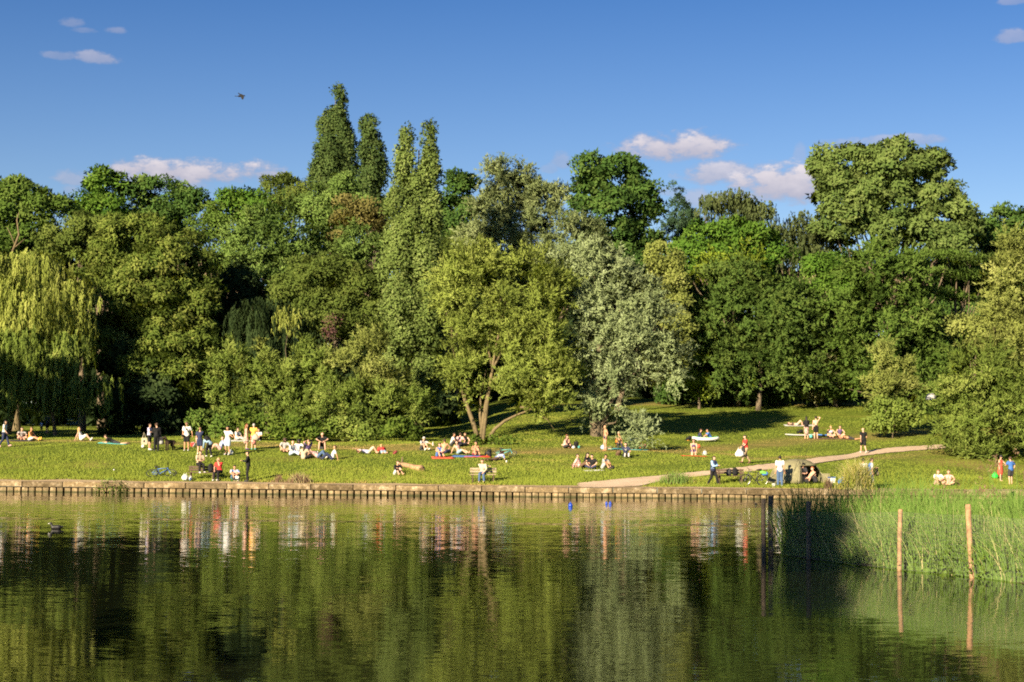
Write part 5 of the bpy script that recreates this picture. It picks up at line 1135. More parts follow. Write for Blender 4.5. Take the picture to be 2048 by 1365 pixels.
r_, q_ = PP(792, 952, 38, 'sitk', 'person in black jacket sitting alone in front of the log', top='black', topk='long', bot='white', botk='shorts', hair='br', h=1.68, shoes=None, hl='face')
# log
a = G(800, 934); b = G(843, 946); mb = MB(); m1 = a.lerp(b, .5); ax = (b - a)
mb.tube([(a - m1) + Vector((0, 0, .15)), (a - m1) * .5 + Vector((0, 0, .18)), Vector((0, 0, .18)), (b - m1) * .5 + Vector((0, 0, .19)), (b - m1) + Vector((0, 0, .22))], [.12, .15, .16, .18, .22], 12); lo = empty('fallen_log', m1, 0, 'pale bark fallen log lying on the grass', 'log')
mb.build('stem', plain('log_wood', (.34, .21, .12), .9, .45, 5, bump=.6), lo, True); MB().tube([(a - m1) * .8 + Vector((0, 0, .3)), (a - m1) * .82 + Vector((.03, 0, .62))], [.07, .045], 7).build('branch_stub', BARK_L, lo)
MB().lathe((b - m1) + Vector((.0, 0, .22)), [(.18, 0), (.19, .01), (.08, .02)], 12, R3(0, RAD(80), math.atan2(ax.y, ax.x))).build('sawn_end', plain('log_end', (.16, .09, .05), .9, .4, 8), lo)
# ---- centre group
r_, q_ = PP(844, 902, 40, 'sitk', 'person in grey shirt and cap sitting with a white bottle', top='lgrey', bot='charcoal', botk='shorts', hat='lgrey', hl=(.36, .62, .42), shoes='white')
bottle(world_pt(r_, q_['wr'][0]) + Vector((.05, -.03, -.1)), 'white bottle held by the person in the cap', PLASTIC_W)
towel(886, 917, 1.4, 1.0, .1, cloth('coral'), 'pink towel under the person in the blue dress')
PP(877, 915, 25, 'sitk', 'person in blue dress sitting on the pink towel', top='blue', topk='dress', hair='br', hairk='long', shoes=None)
PP(888, 907.5, 172, 'sitx', 'bare backed person sitting with their back to the lake', topk='none', bot='navy', botk='shorts', hair='br', skin='m', shoes=None, h=1.8)
PP(903, 893, 75, 'sitk', 'person in white T-shirt sitting at the foot of the willow', top='white', bot='charcoal', hair='br', shoes='charcoal', skin='m')
PP(918, 893, 150, 'sitx', 'person in dusty pink T-shirt at the foot of the willow', top='pink', bot='charcoal', hair='br', shoes='charcoal', h=1.8)
PP(931, 892.5, -10, 'sitx', 'person in black vest facing the lake under the willow', top='black', topk='vest', bot='pink', botk='shorts', hair='lb', hairk='long', shoes=None)
towel(934, 913.5, 1.9, 1.0, -.1, cloth('blue'), 'blue towel under the reclining person in denim')
PP(918, 909, 48, 'sitr', 'dark haired person in denim skirt reclining on the blue towel', top='pink', topk='bikini', bot='denim', botk='skirt', hair='bk', hairk='long', shoes=None)
towel(955, 914, 1.7, .9, .05, cloth('red'), 'red towel under the bare chested person')
PP(950, 912, 18, 'sitk', 'bare chested person sitting on the red towel', topk='none', bot='maroon', botk='brief', hair='br', skin='m', hl=(.32, -.2, .08), shoes=None, h=1.78)
backpack(G(972, 911), .8, 'black backpack with an orange pocket on the grass', cloth('black'), 1.2, cloth('orange'), lie=.9)
backpack(G(981, 912), -.6, 'dark rucksack lying beside the orange pocket bag', cloth('charcoal'), 1.0, lie=1.0)
bicycle(G(1006, 915) + Vector((0, .3, .06)), (RAD(-58), 0, RAD(-14)), 'pale turquoise bicycle lying on the lawn', 'teal', 'white', r=.32)
PP(993, 921, 140, 'prone', 'person in teal and white top lying beside the pale bicycle', top='mixed', bot='brown', hair='br', hairk='long', shoes='brown')
can(G(1013, 925.5), 'white paper cup standing on the grass', PLASTIC_W, .05, .13, 'paper_cup', 'cup')
b2 = bench(966, 965, 1.5, 'weathered bench with one person resting an arm along it', WOOD_PALE)
PP(0, 0, -8, 'bench', 'person in cream shirt and jeans alone on the middle bench', top='cream', topk='long', bot='jeans', hair='br', h=1.76, shoes='khaki', at_p=rel(b2, (-.02, .0, -.03)), hr=(.78, -.12, .88))
# ---- right of centre
r_, q_ = PP(1130, 897, 60, 'sitx', 'dark haired person of the pair sitting near the bare limbed willow', top='pink', topk='vest', bot='charcoal', hair='br', hairk='long', shoes=None)
PP(1138, 896, -60, 'sitx', 'fair person in olive shorts of the pair near the willow', topk='none', bot='olive', botk='shorts', hair='rd', shoes=None)
backpack(G(1151, 896), .3, 'black bag beside the pair near the willow', cloth('black'), 1.1, lie=.5)
plastic_bag(G(1147, 897.5), .3, 'small white bag beside the black bag', .6); plastic_bag(G(1158, 897), .9, 'tiny pale green bag on the grass', .55, cloth('teal'))
r_, q_ = PP(1211, 902.5, -70, 'stand', 'bare chested bald person in dark trunks standing by the silver willow', topk='none', bot='navy', botk='brief', hairk='bald', skin='m', h=1.72, shoes=None, hl='hip')
o = towel(1217, 898, .5, .5, .3, cloth('orange'), 'orange towel hanging in the hand of the standing bather', 'hand_towel'); o.location.z += .02
plastic_bag(G(1207, 899), .2, 'pale blue bag by the standing bather', 1.0, cloth('sky'))
# folding beach chair
def beach_chair(p, rz, label, mat, s=1.0):
    o = empty('folding_chair', p, rz, label, 'chair'); o.scale = (s, s, s)
    MB().box((0, 0, .26), (.50, .46, .03), R3(.1)).build('seat', mat, o); MB().box((0, .30, .58), (.50, .03, .62), R3(-.35)).build('backrest', mat, o)
    for x_ in (-.26, .26):
        MB().tube([(x_, -.26, 0), (x_, .2, .42), (x_, .40, .88)], .014, 6).build('leg', METAL, o); MB().tube([(x_, .34, 0), (x_, -.22, .45)], .014, 6).build('leg', METAL, o); MB().box((x_, 0, .46), (.05, .44, .03)).build('armrest', mat, o)
    return o
c1 = beach_chair(G(1238, 897), .1, 'orange folding chair by the silver shrub', cloth('orange'), .85)
PP(0, 0, 6, 'bench', 'person in sun hat sitting in the orange chair', topk='none', bot='charcoal', hair='rd', skin='m', hat='beige', at_p=rel(c1, (0, .0, -.22)), shoes=None, tp=-6)
towel(1255, 900, 2.8, 1.2, .06, cloth('teal'), 'turquoise rug in front of the silver shrub', 'rug')
PP(1266, 899, 60, 'bend', 'person in white top bending over beside the silver shrub', top='white', bot='jeans', hair='br', h=1.5, shoes=None, tp=95)
plastic_bag(G(1283, 897), .5, 'red bag beneath the silver shrub', 1.1, cloth('red')); plastic_bag(G(1290, 896), 1.5, 'dull red cloth bag beneath the silver shrub', .9, cloth('maroon'))
PP(1251, 915, 2, 'sitl', 'person in printed navy T-shirt sitting with legs apart', top='navy', bot='charcoal', hair='bk', shoes='white', prt='lgrey', hr=(.34, -.30, .08), h=1.8)
backpack(G(1235, 911), .3, 'dark brown bag left of the printed navy T-shirt', cloth('brown'), 1.1, lie=1.0)
PP(1160, 938, 70, 'sitrk', 'person in red plaid shirt leaning back in the lower group', top='plaidred', topk='long', bot='brown', hair='bk', shoes='charcoal')
PP(1170, 936, 55, 'sitk', 'person with long black hair in the lower group', top='black', bot='charcoal', botk='shorts', hair='bk', hairk='long', shoes=None)
PP(1186, 939, -25, 'sitx', 'person in black T-shirt looking down in the lower group', top='black', bot='navy', hair='bk', shoes='charcoal')
r_, q_ = PP(1206, 939.5, 55, 'sitk', 'person in grey T-shirt and sunglasses in the lower group', top='grey', bot='lgrey', botk='shorts', hair='bk', shoes='charcoal', skin='m'); sunglasses(r_, q_)
towel(1187, 942, 1.2, .6, .3, cloth('white'), 'crumpled white cloth among the lower group', 'cloth')
plastic_bag(G(1221, 939), .2, 'tan paper bag right of the lower group', .9, cloth('khaki'), 'paper_bag'); plastic_bag(G(1227, 938.5), .8, 'small brown bag right of the lower group', .6, cloth('brown'))
ball(1146, 935, .11, 'small brown ball left of the lower group', [cloth('brown')])
# inflatable boat
bo = G(1411, 883); o = empty('inflatable_boat', bo, RAD(4), 'white and green inflatable boat used as a lounger', 'boat'); ell = [Vector((.82 * math.cos(t) * (1 + .12 * math.cos(2 * t)), .36 * math.sin(t), .14 + .10 * abs(math.cos(t)) ** 3)) for t in np.linspace(0, 2 * math.pi, 28)[:-1]]
MB().tube(ell, .12, 9, close=True).build('tube', PLASTIC_W, o, True); MB().tube([v + Vector((0, 0, .105)) for v in ell], .035, 6, close=True).build('green_trim', plain('boat_green', (.05, .42, .16), .5), o, True); MB().box((0, 0, .06), (1.35, .5, .05)).build('floor', PLASTIC_W, o)
PP(0, 0, 80, 'sitl', 'person in navy jacket sitting in the inflatable boat', top='navy', topk='long', bot='grey', hair='br', shoes=None, at_p=rel(o, (-.52, .02, .06)), tp=16, h=1.66)
PP(0, 0, -82, 'sitx', 'person in blue T-shirt reaching forward in the inflatable boat', top='blue', bot='charcoal', botk='shorts', hair='bk', skin='m', shoes=None, at_p=rel(o, (.42, .02, .06)), tp=26, hl=(.18, .62, .3), hr=(.18, .62, .3))
backpack(G(1374, 881), .5, 'black and orange bag at the end of the inflatable boat', cloth('black'), 1.2, cloth('orange'), lie=1.1)
towel(1388, 913, 1.6, 1.0, .05, cloth('red'), 'scarlet towel under the kneeling bather'); plastic_bag(G(1409, 911), .4, 'white beach bag beside the scarlet towel', 1.0); ball(1397, 897, .14, 'coral red ball on the lawn behind the kneeling bather', [cloth('coral')])
r_, q_ = PP(1387, 911.5, 5, 'kneel', 'bather in a dark bikini kneeling on the scarlet towel', topk='bikini', top='purple', bot='purple', botk='brief', hair='br', hairk='long', shoes=None); sunglasses(r_, q_)
r_, q_ = PP(1492, 928, -75, 'walk', 'bearded person in red T-shirt and khaki trousers carrying bags', top='red', bot='khaki', botk='crop', hair='bk', h=1.78, shoes='brown', hl=(.16, .36, 1.02), hr=(.2, .36, 1.0))
mb = MB(); h_, k_ = q_['head'], q_['k']; mb.cap(h_ + q_['hf'] * .05 - up_ * .07, .055, h_ + q_['hf'] * .055 - up_ * .10, .045, 7); mb.build('beard', plain('hair_bk', HAIRC['bk'], .6), r_, True)
plastic_bag(world_pt(r_, q_['wr'][0]) + Vector((-.12, -.05, -.60)), .2, 'white carrier bag swinging from the hand of the person in red', 1.55)
o = MB().cap((0, 0, 0), .09, (.05, 0, -.28), .12, 8).build('jacket', cloth('charcoal'), None, True); o.location = world_pt(r_, q_['wr'][1]) + Vector((.03, .02, -.02)); tag(o, 'dark jacket carried over the hands of the person in red', 'jacket')
# ---- bank right: gilet man, bench, bicycle, angler's tent
r_, q_ = PP(1426, 972.5, 50, 'walk', 'person in black gilet and blue sleeves strolling along the wall', top='sky', topk='long', bot='black', hair='br', h=1.70, shoes='brown', hl='front', hr='front')
mb = MB(); g_ = q_; mb.cap(g_['pel'] + up_ * .02 - Vector((.05, 0, 0)), .148, g_['pel'] + up_ * .02 + Vector((.05, 0, 0)), .148); mb.cap(g_['pel'] + up_ * .1, .15, g_['chest'] + up_ * .08, .155, 9); mb.build('gilet', cloth('navy'), r_, True)
b3 = bench(1461, 968, 1.55, 'dark bench between the strolling person and the upright bicycle', WOOD_OLD)
backpack(rel(b3, (.28, .05, .46)), .2, 'black bag on the right bench', cloth('black'), 1.0, lie=-.2); backpack(rel(b3, (-.1, .06, .46)), -.3, 'black coat bundle on the right bench', cloth('charcoal'), .9, lie=-.4, name='coat_bundle')
p = G(1507, 974)
bicycle(p + Vector((0, .1, .03)), (RAD(-10), 0, RAD(196)), 'black mountain bicycle propped upright by the bench', 'charcoal', 'black', basket='blue')
o = MB().cap((0, 0, 0), .10, (.22, .02, -.06), .08, 8).build('rolled_jacket', plain('lime_cloth', (.16, .50, .08), .8), None, True); o.location = p + Vector((.48, .1, .80)); tag(o, 'lime green jacket rolled on the back of the upright bicycle', 'jacket')
r_, q_ = PP(1560, 974.5, 176, 'stand', 'person in white shirt and blue jeans facing the tent', top='white', bot='jeans', hair='bk', h=1.74, shoes='white', skin='m')
mb = MB(); mb.lathe((0, 0, 0), [(.10, 0), (.125, .22), (.13, .225), (.118, .22), (.095, .02)], 14); o = mb.build('bucket', PLASTIC_W, None, True); o.location = G(1548, 975.5); tag(o, 'white bucket at the feet of the person in the white shirt', 'bucket')
# tent
TENT = plain('tent_canvas', (.205, .19, .105), .8, .22, 6, bump=.25); tp_ = G(1594, 966); tn = empty('bivvy_tent', tp_, 0, "olive green angler's dome tent with its front open", 'tent')
def dome(a0, a1, z0, z1, rx, ry, rz, na, nz, off=(0, 0, 0), cut=None):
    V = []; Fs = []
    for j in range(nz + 1):
        for i in range(na + 1):
            a = a0 + (a1 - a0) * i / na; t = z0 + (z1 - z0) * j / nz; c = math.cos(t * math.pi / 2) ** .80; rib = 1 + .02 * abs(math.sin(3 * a))
            V.append(Vector((rx * c * math.cos(a) * rib + off[0], ry * c * math.sin(a) * rib + off[1], rz * math.sin(t * math.pi / 2) ** .9 + off[2])))
    for j in range(nz):
        for i in range(na):
            if cut and cut(a0 + (a1 - a0) * (i + .5) / na, z0 + (z1 - z0) * (j + .5) / nz): continue
            q = j * (na + 1) + i; Fs.append([q, q + 1, q + na + 2, q + na + 1])
    m = MB(); m.v = V; m.f = Fs; return m
D2 = math.pi / 180
opening = lambda a, z: (-88 * D2 < a < -26 * D2) and z < .52
o = dome(-math.pi, math.pi, 0, 1, 1.42, 1.25, 1.32, 48, 14, cut=opening).build('canopy', TENT, tn, True); sm = o.modifiers.new('thick', 'SOLIDIFY'); sm.thickness = .012
for a in (-88, -26, 60, 150): MB().tube([dome(a * D2, a * D2 + .001, 0, 1, 1.44, 1.27, 1.335, 1, 12).v[2 * j] for j in range(13)], .016, 6).build('pole', plain('tent_pole', (.08, .075, .04), .6), tn)
arch = [dome(t * D2, t * D2 + .001, .52, .52, 1.45, 1.28, 1.33, 1, 1).v[0] for t in np.linspace(-88, -26, 12)]; MB().tube(arch, .03, 6).build('door_arch', TENT, tn, True)
MB().box((.0, -.02, .02), (2.3, 1.9, .02)).build('groundsheet', cloth('black'), tn)
m = MB(); m.v = [Vector(v) for v in ((-1.0, -.8, .03), (-1.9, -1.15, .02), (-1.45, -.5, .75), (-.95, -.45, .85))]; m.f = [[0, 1, 2, 3]]; o = m.build('porch_flap', TENT, tn); o.modifiers.new('thick', 'SOLIDIFY').thickness = .012
for a, b in (((-1.2, -.6, .7), (-2.0, -1.2, 0)), ((1.2, -.6, .6), (1.85, -1.1, 0)), ((0, -1.1, .9), (-.2, -1.7, 0))): MB().tube([a, b], .006, 4).build('guy_rope', cloth('cream'), tn)
MB().box((1.52, -.35, .28), (.50, .36, .52)).build('side_pocket', TENT, tn)
ch = beach_chair(rel(tn, (.16, -.66, .03)), .15, 'low black fishing chair inside the tent mouth', cloth('black'), .9)
PP(0, 0, 18, 'bench', 'person in dark clothes and hat sitting in the tent mouth', top='charcoal', bot='black', hair='bk', hat='black', shoes='brown', at_p=rel(ch, (0, .0, -.22)), hl='front', hr='front')
PP(0, 0, -70, 'sitk', 'bare chested person sitting on the ground at the tent mouth', topk='none', bot='charcoal', botk='shorts', hair='rd', skin='l', shoes='charcoal', at_p=rel(tn, (.86, -1.02, .03)), hl=(.1, .55, .3), hr=(.1, .5, .28))
for i, (dx, tip) in enumerate(((-.1, (.75, .3, 2.1)), (.12, (1.05, .4, 2.35)))):
    o = MB().tube([(0, 0, 0), Vector(tip) * .5, Vector(tip)], [.012, .008, .004], 5).build('fishing_rod', METAL, None); o.location = rel(tn, (-.45 + dx, -1.2, .1)); tag(o, ('shorter fishing rod leaning over the tent', 'longer fishing rod leaning over the tent')[i], 'fishing rod')
bx = G(1662, 968); co_ = empty('cool_box', bx, .1, 'white and blue cool box right of the tent', 'cool box'); MB().box((0, 0, .17), (.42, .3, .30)).build('body', PLASTIC_W, co_); MB().box((0, 0, .35), (.44, .32, .06)).build('lid', cloth('blue'), co_); MB().tube([(-.2, -.17, .3), (0, -.2, .42), (.2, -.17, .3)], .012, 5).build('handle', METAL, co_)
backpack(G(1677, 968), 1.4, 'bright blue holdall right of the cool box', plain('bright_blue', (.02, .20, .66), .6), 1.25, cloth('teal'), lie=1.1, name='holdall')
backpack(G(1688, 962), .4, 'dark bag leaning by the tall grass clump', cloth('charcoal'), 1.2, lie=.5)
for i, (x_, lab) in enumerate(((1655, 'crushed silver can on the bank below the cool box'), (1664, 'second silver can on the bank below the holdall'))): can(G(x_, 974), lab, CHROME, .05, .13)
# ---- upper right lawn
towel(1600, 852, 2.6, .9, .05, cloth('lgrey'), 'pale towel under the person lying on the upper lawn')
PP(1594, 852.5, 86, 'liek', 'person lying with raised knees on the upper lawn', top='charcoal', topk='bikini', bot='grey', botk='brief', hair='br', skin='l', shoes=None)
r_, q_ = PP(1613, 879.5, 185, 'stand', 'long haired person in black top and patterned skirt seen from behind', top='black', topk='long', bot='floral', botk='skirt', hair='bk', hairk='long', h=1.72, shoes=None, hl='front', hr='front')
backpack(world_pt(r_, (0, .17, 1.02)), RAD(5), 'small black backpack worn over the patterned skirt', cloth('black'), .8)
PP(1632, 879.5, 178, 'stand', 'bare backed person in black shorts shading their eyes', topk='none', bot='black', botk='shorts', hair='bk', h=1.74, shoes=None, hr='brow')
def board(px, py, L, label, mat, rz):
    p = G(px, py); m = MB(); pts = []; n = 9
    for i in range(n):
        t = i / (n - 1) * 2 - 1; w = .36 * (1 - abs(t) ** 2.6) + .02
        for y_ in (-1, 1): m.v += [Vector((t * L / 2, y_ * w, .06 + .05 * t * t)), Vector((t * L / 2, y_ * w * .92, .14 + .05 * t * t))]
    for i in range(n - 1): a = i * 4; b = a + 4; m.f += [[a + 1, b + 1, b + 3, a + 3], [a, a + 2, b + 2, b], [a, b, b + 1, a + 1], [a + 2, a + 3, b + 3, b + 2]]
    m.f += [[0, 1, 3, 2], [(n - 1) * 4 + i for i in (0, 2, 3, 1)]]
    o = m.build('paddle_board', mat, None, True); o.location = p; o.rotation_euler = (0, 0, rz); return tag(o, label, 'paddle board', 'paddle boards on the upper lawn')
board(1602, 873, 2.4, 'pale grey paddle board lying behind the patterned skirt', cloth('lgrey'), -.12); board(1648, 873, 1.7, 'blue paddle board lying right of the black shorts', plain('board_blue', (.05, .16, .5), .4), .2)
backpack(G(1596, 867), .6, 'black bag with orange top behind the pale grey paddle board', cloth('black'), 1.2, cloth('orange'), lie=1.2); plastic_bag(G(1622, 876), .3, 'teal bag between the two standing people', .8, cloth('teal'))
towel(1668, 878, 2.6, 1.1, .05, cloth('brown'), 'brown rug under the two seated bathers', 'rug')
PP(1660, 876, 10, 'sitx', 'bather in pale bikini sitting on the brown rug', topk='bikini', top='lilac', bot='lilac', botk='brief', hair='bl', hairk='bun', shoes=None)
PP(1679, 875, 5, 'sitx', 'bather in purple top sitting on the brown rug', topk='vest', top='purple', bot='purple', botk='brief', hair='br', hairk='short', shoes=None)
PP(1698, 879, -88, 'flat', 'sunbather in dark shorts lying face down on the grass', topk='none', bot='charcoal', botk='shorts', hair='rd', skin='m', shoes=None)
PP(1727, 907.5, 188, 'walk', 'bald person in black T-shirt and shorts walking up the path', top='black', bot='black', botk='shorts', hairk='bald', h=1.78, shoes='lgrey')
PP(1726, 979, 150, 'stand', 'person in white T-shirt half hidden by the tall grass clump', top='white', bot='jeans', hair='bk', h=1.70, hl='face', skin='m')
r_, q_ = PP(1742, 979, 95, 'stand', 'person in blue and white football shirt with a backpack on the arm', top='white', bot='ljeans', hair='br', h=1.70, shoes='charcoal', hl='front')
mb = MB(); mb.cap(q_['pel'] + up_ * .1 + Vector((-.03, .05, 0)), .14, q_['chest'] + up_ * .06 + Vector((-.05, .05, 0)), .14, 9); mb.build('blue_shirt_panel', cloth('blue'), r_, True)
backpack(world_pt(r_, (.16, -.35, .72)), 1.2, 'black backpack carried in front of the football shirt', cloth('black'), 1.1, cloth('beige'))
PP(2001, 963.5, 45, 'stand', 'person in coral red dress by the reeds at the right', top='coral', topk='dress', hair='bk', h=1.56, shoes=None, hl='fwd', hat='charcoal', skin='l')
PP(2022, 970.5, 205, 'stand', 'person in blue T-shirt with a hand on the hip at the right', top='blue', bot='charcoal', botk='shorts', hair='br', h=1.64, shoes=None, hr='hip', hl='fwd')
plastic_bag(G(1990, 957), .2, 'bright green bag on the grass by the coral dress', 1.15, plain('bag_green', (.02, .55, .06), .5))
PP(1874, 972, 10, 'sitk', 'person in white top sitting low behind the reeds', top='white', bot='pink', botk='shorts', hair='lb', hairk='long', shoes=None)
PP(1898, 972, -20, 'sitx', 'person with bare shoulders sitting low behind the reeds', topk='vest', top='pink', bot='pink', botk='shorts', hair='lb', hairk='long', shoes=None)
finish_people()
# dog
def dog(p, rz):
    m = MB(); C = lambda a, ra, b, rb, n=9: m.cap(a, ra, b, rb, n)
    C((0, -.22, .52), .135, (0, .10, .52), .12); C((0, .1, .52), .12, (0, .28, .53), .11); C((0, -.26, .56), .10, (0, -.40, .74), .085); C((0, -.42, .77), .095, (0, -.48, .76), .085); C((0, -.52, .735), .055, (0, -.62, .715), .042)
    for s in (-1, 1):
        C((s * .08, -.24, .46), .062, (s * .085, -.25, .24), .042); C((s * .085, -.25, .24), .04, (s * .085, -.24, .05), .032); C((s * .085, -.25, .04), .036, (s * .085, -.31, .035), .032)
        C((s * .08, .24, .48), .088, (s * .09, .17, .30), .058); C((s * .09, .17, .30), .052, (s * .09, .33, .19), .034); C((s * .09, .33, .19), .034, (s * .09, .29, .05), .03); C((s * .09, .28, .04), .034, (s * .09, .23, .035), .03)
        C((s * .085, -.44, .80), .03, (s * .105, -.43, .70), .04, 7)
    C((0, .36, .56), .045, (0, .50, .50), .03); C((0, .5, .5), .03, (0, .58, .46), .018)
    o = job(m, .022, plain('dog_coat', (.030, .017, .010), .8, .35, 18, bump=.4), 'dog', None); o.location = p; o.rotation_euler = (0, 0, rz); o.scale = (1.05, 1.05, 1.05)
    return tag(o, 'dark brown curly dog standing on the grass by the person in black', 'dog')
JOBS.clear(); dog(d0, RAD(-35)); finish_people()
# ------------------------------------------------------------------ reed bed, fence and water life
REED = leaf_material('reed_blades', (.052, .094, .014), (.094, .148, .025), (.165, .208, .048), trans=.3, geo=.8)
STRAW = leaf_material('reed_straw', (.16, .14, .05), (.26, .22, .09), (.40, .33, .15), trans=.15)
SEED = leaf_material('reed_seed_heads', (.06, .035, .02), (.11, .065, .035), (.18, .11, .06), trans=.1)
def blades(P, H, W_, rng, lean=.22, droop=.35, seg=4, az=None):
    """curved tapering ribbons"""
    n = len(P); a = rng.uniform(0, 2 * math.pi, n) if az is None else az; d = np.stack([np.cos(a), np.sin(a), np.zeros(n)], -1); b = rng.uniform(0, 2 * math.pi, n)
    side = np.stack([np.cos(b), np.sin(b) * .5, np.zeros(n)], -1); side = unit(side); ln = np.abs(rng.normal(0, lean, n)) + .03
    V = np.empty((n, seg + 1, 2, 3), np.float32)
    for j in range(seg + 1):
        t = j / seg; c = P + d * (H * (ln * t + droop * ln * 2 * t ** 3))[:, None]; c[:, 2] = P[:, 2] + H * (t - .28 * ln * t ** 3)
        w = (W_ * (1 - t ** 1.6) * .5 + .0012)[:, None]; V[:, j, 0] = c - side * w; V[:, j, 1] = c + side * w
    base = (np.arange(n) * (seg + 1) * 2)[:, None]; Fs = []
    for j in range(seg): Fs.append(base + np.array([2 * j, 2 * j + 1, 2 * j + 3, 2 * j + 2]))
    return V.reshape(-1, 3), np.concatenate(Fs, 1).reshape(-1, 4)
def blade_object(name, P, H, W_, mat, rng, label, parent=None, kind='stuff', lean=.22, droop=.35, t0=.5, sd=.17, off=None):
    V, Fq = blades(P, H, W_, rng, lean, droop); tone = np.repeat(np.clip(t0 + rng.normal(0, sd, len(P)), 0, 1), 4)
    if off is not None: V = V - np.array(off, np.float32)
    o = np_mesh(name, V, Fq, mat, parent, attrs={'tone': ('FACE', tone), 'ln': ('FACE', np.tile(np.array([-.2, -.6, .5], np.float32), (len(Fq), 1)))})
    if label or kind: tag(o, label, None, None, kind)
    return o
FA = at(1556, 1108, 46.5); FA = Vector((7.25, 46.6, 0)); FB = Vector((11.6, 36.4, 0)); fdir = (FB - FA).normalized(); fn = Vector((-fdir.y, fdir.x, 0)); fn = fn if fn.y > 0 else -fn
def bank_pt(u, v): return FA + fdir * u + fn * v
# bank: u along the fence (0..15), v inland; left side follows the view so that the bed keeps a straight left edge
def left_shift(v): return v * .62
us = np.linspace(0, 26, 40); vs_ = np.concatenate([[-.25, 0, .25, .6], np.linspace(1.2, 16, 14)]); V = []
rb = random.Random(4)
for v in vs_:
    for u in us:
        p = bank_pt(u + left_shift(max(v, 0)) * max(0, 1 - u / 26), v); z = np.interp(v, [-.25, 0, .3, 1.5, 8, 15, 16], [-.15, .01, .10, .2, .25, .1, -.2]) * (1 if u > .3 else .3) - (.2 if u == 0 else 0); V.append((p.x, p.y + (rb.uniform(-.1, .1) if v <= .25 else 0), z + rb.uniform(-.03, .03)))
nu = len(us); ii = np.arange(len(V)).reshape(-1, nu); Q = np.stack([ii[:-1, :-1], ii[:-1, 1:], ii[1:, 1:], ii[1:, :-1]], -1).reshape(-1, 4)
MUD = gravel_material('bank_mud', (.035, .028, .016), (.075, .06, .035), 6.0)
tag(np_mesh('reed_bank', V, Q, MUD, smooth=True), 'muddy bank under the reeds', kind='structure')
rr = np.random.default_rng(31)
def reed_pts(n, vmax, vpow, u1=19.5):
    v = rr.random(n) ** vpow * vmax; u = rr.uniform(0.1, u1, n); u = u + v * .62 * np.maximum(0, 1 - u / 26)
    X = FA.x + fdir.x * u + fn.x * v; Yy = FA.y + fdir.y * u + fn.y * v; Z = np.interp(v, [0, .3, 1.5, 8, 15], [.0, .10, .2, .25, .1]); return np.stack([X, Yy, Z], -1), u, v
P, u, v = reed_pts(17000, 7.0, 2.0); cl = .5 + .5 * np.sin(u * 2.1 + np.sin(v * 1.7) * 1.2) * np.sin(u * .9 + 1.1)
H = (1.65 + .7 * cl + rr.normal(0, .2, len(P))) * np.interp(v, [0, .5, 2, 6], [.62, .85, 1.05, 1.1]) * np.interp(u, [0, 2, 4, 17], [1.05, .95, .74, .76])
blade_object('reeds', P, np.clip(H, .4, 2.5), .022 + .014 * rr.random(len(P)), REED, rr, 'dense green reed bed standing in the water behind the mesh fence')
P, u, v = reed_pts(3000, 3.0, 1.3); blade_object('dead_reeds', P, np.clip(rr.normal(1.0, .3, len(P)), .3, 1.7), .012 + .008 * rr.random(len(P)), STRAW, rr, 'straw coloured dead stems among the reeds', lean=.3)
P, u, v = reed_pts(620, 12, .9, 20); P = P[u > 4.5]; u = u[u > 4.5]; H = rr.uniform(1.9, 3.0, len(P)) * np.interp(u, [4, 9, 20], [.72, 1.0, 1.0]); blade_object('tall_reeds', P, H, np.full(len(P), .022), REED, rr, 'taller scattered reeds rising over the far bank', lean=.16)
# brown seed heads on some of the tall stems
k = rr.random(len(P)) < .5; n = k.sum() * 14; B = np.repeat(P[k] + np.stack([rr.normal(0, .12, k.sum()), rr.normal(0, .1, k.sum()), H[k] * .97], -1), 14, 0) + rr.normal(size=(n, 3)) * np.array([.04, .04, .09])
AX = unit(rr.normal(size=(n, 3)) + np.array([0, 0, .8])); NR = unit(rr.normal(size=(n, 3)) - np.array([0, .6, 0])); NR = unit(NR - AX * (NR * AX).sum(1, keepdims=True)); V, Fq = leaf_quads(B, AX, NR, rr.uniform(.05, .11, n), rr.uniform(.02, .04, n))
tag(np_mesh('seed_heads', V, Fq, SEED, None, attrs={'tone': ('FACE', rr.random(n)), 'ln': ('FACE', np.tile(np.array([-.2, -.6, .5], np.float32), (n, 1)))}), 'brown seed heads on the tall reeds', kind='stuff')
# leafy water-edge plants along the foot of the fence
bl = []
for u_ in np.arange(.4, 16, .42): p = bank_pt(u_, rr.uniform(.25, .6)); bl.append((np.array((p.x, p.y, .08 + rr.uniform(0, .1))), np.array((.34, .22, .16 + .1 * rr.random()))))
Pp, AX, NR, L, Wd, tone, C = make_leaves(bl, 'bramble', rr, 7.0, None, .33, False); STY_ = None
V, Fq = leaf_quads(Pp, AX, NR, L, Wd); tag(np_mesh('waterside_plants', V, Fq, L_BRAMBLE, None, attrs={'tone': ('FACE', tone[0]), 'ln': ('FACE', tone[1])}), 'low leafy plants along the foot of the mesh fence', kind='stuff')

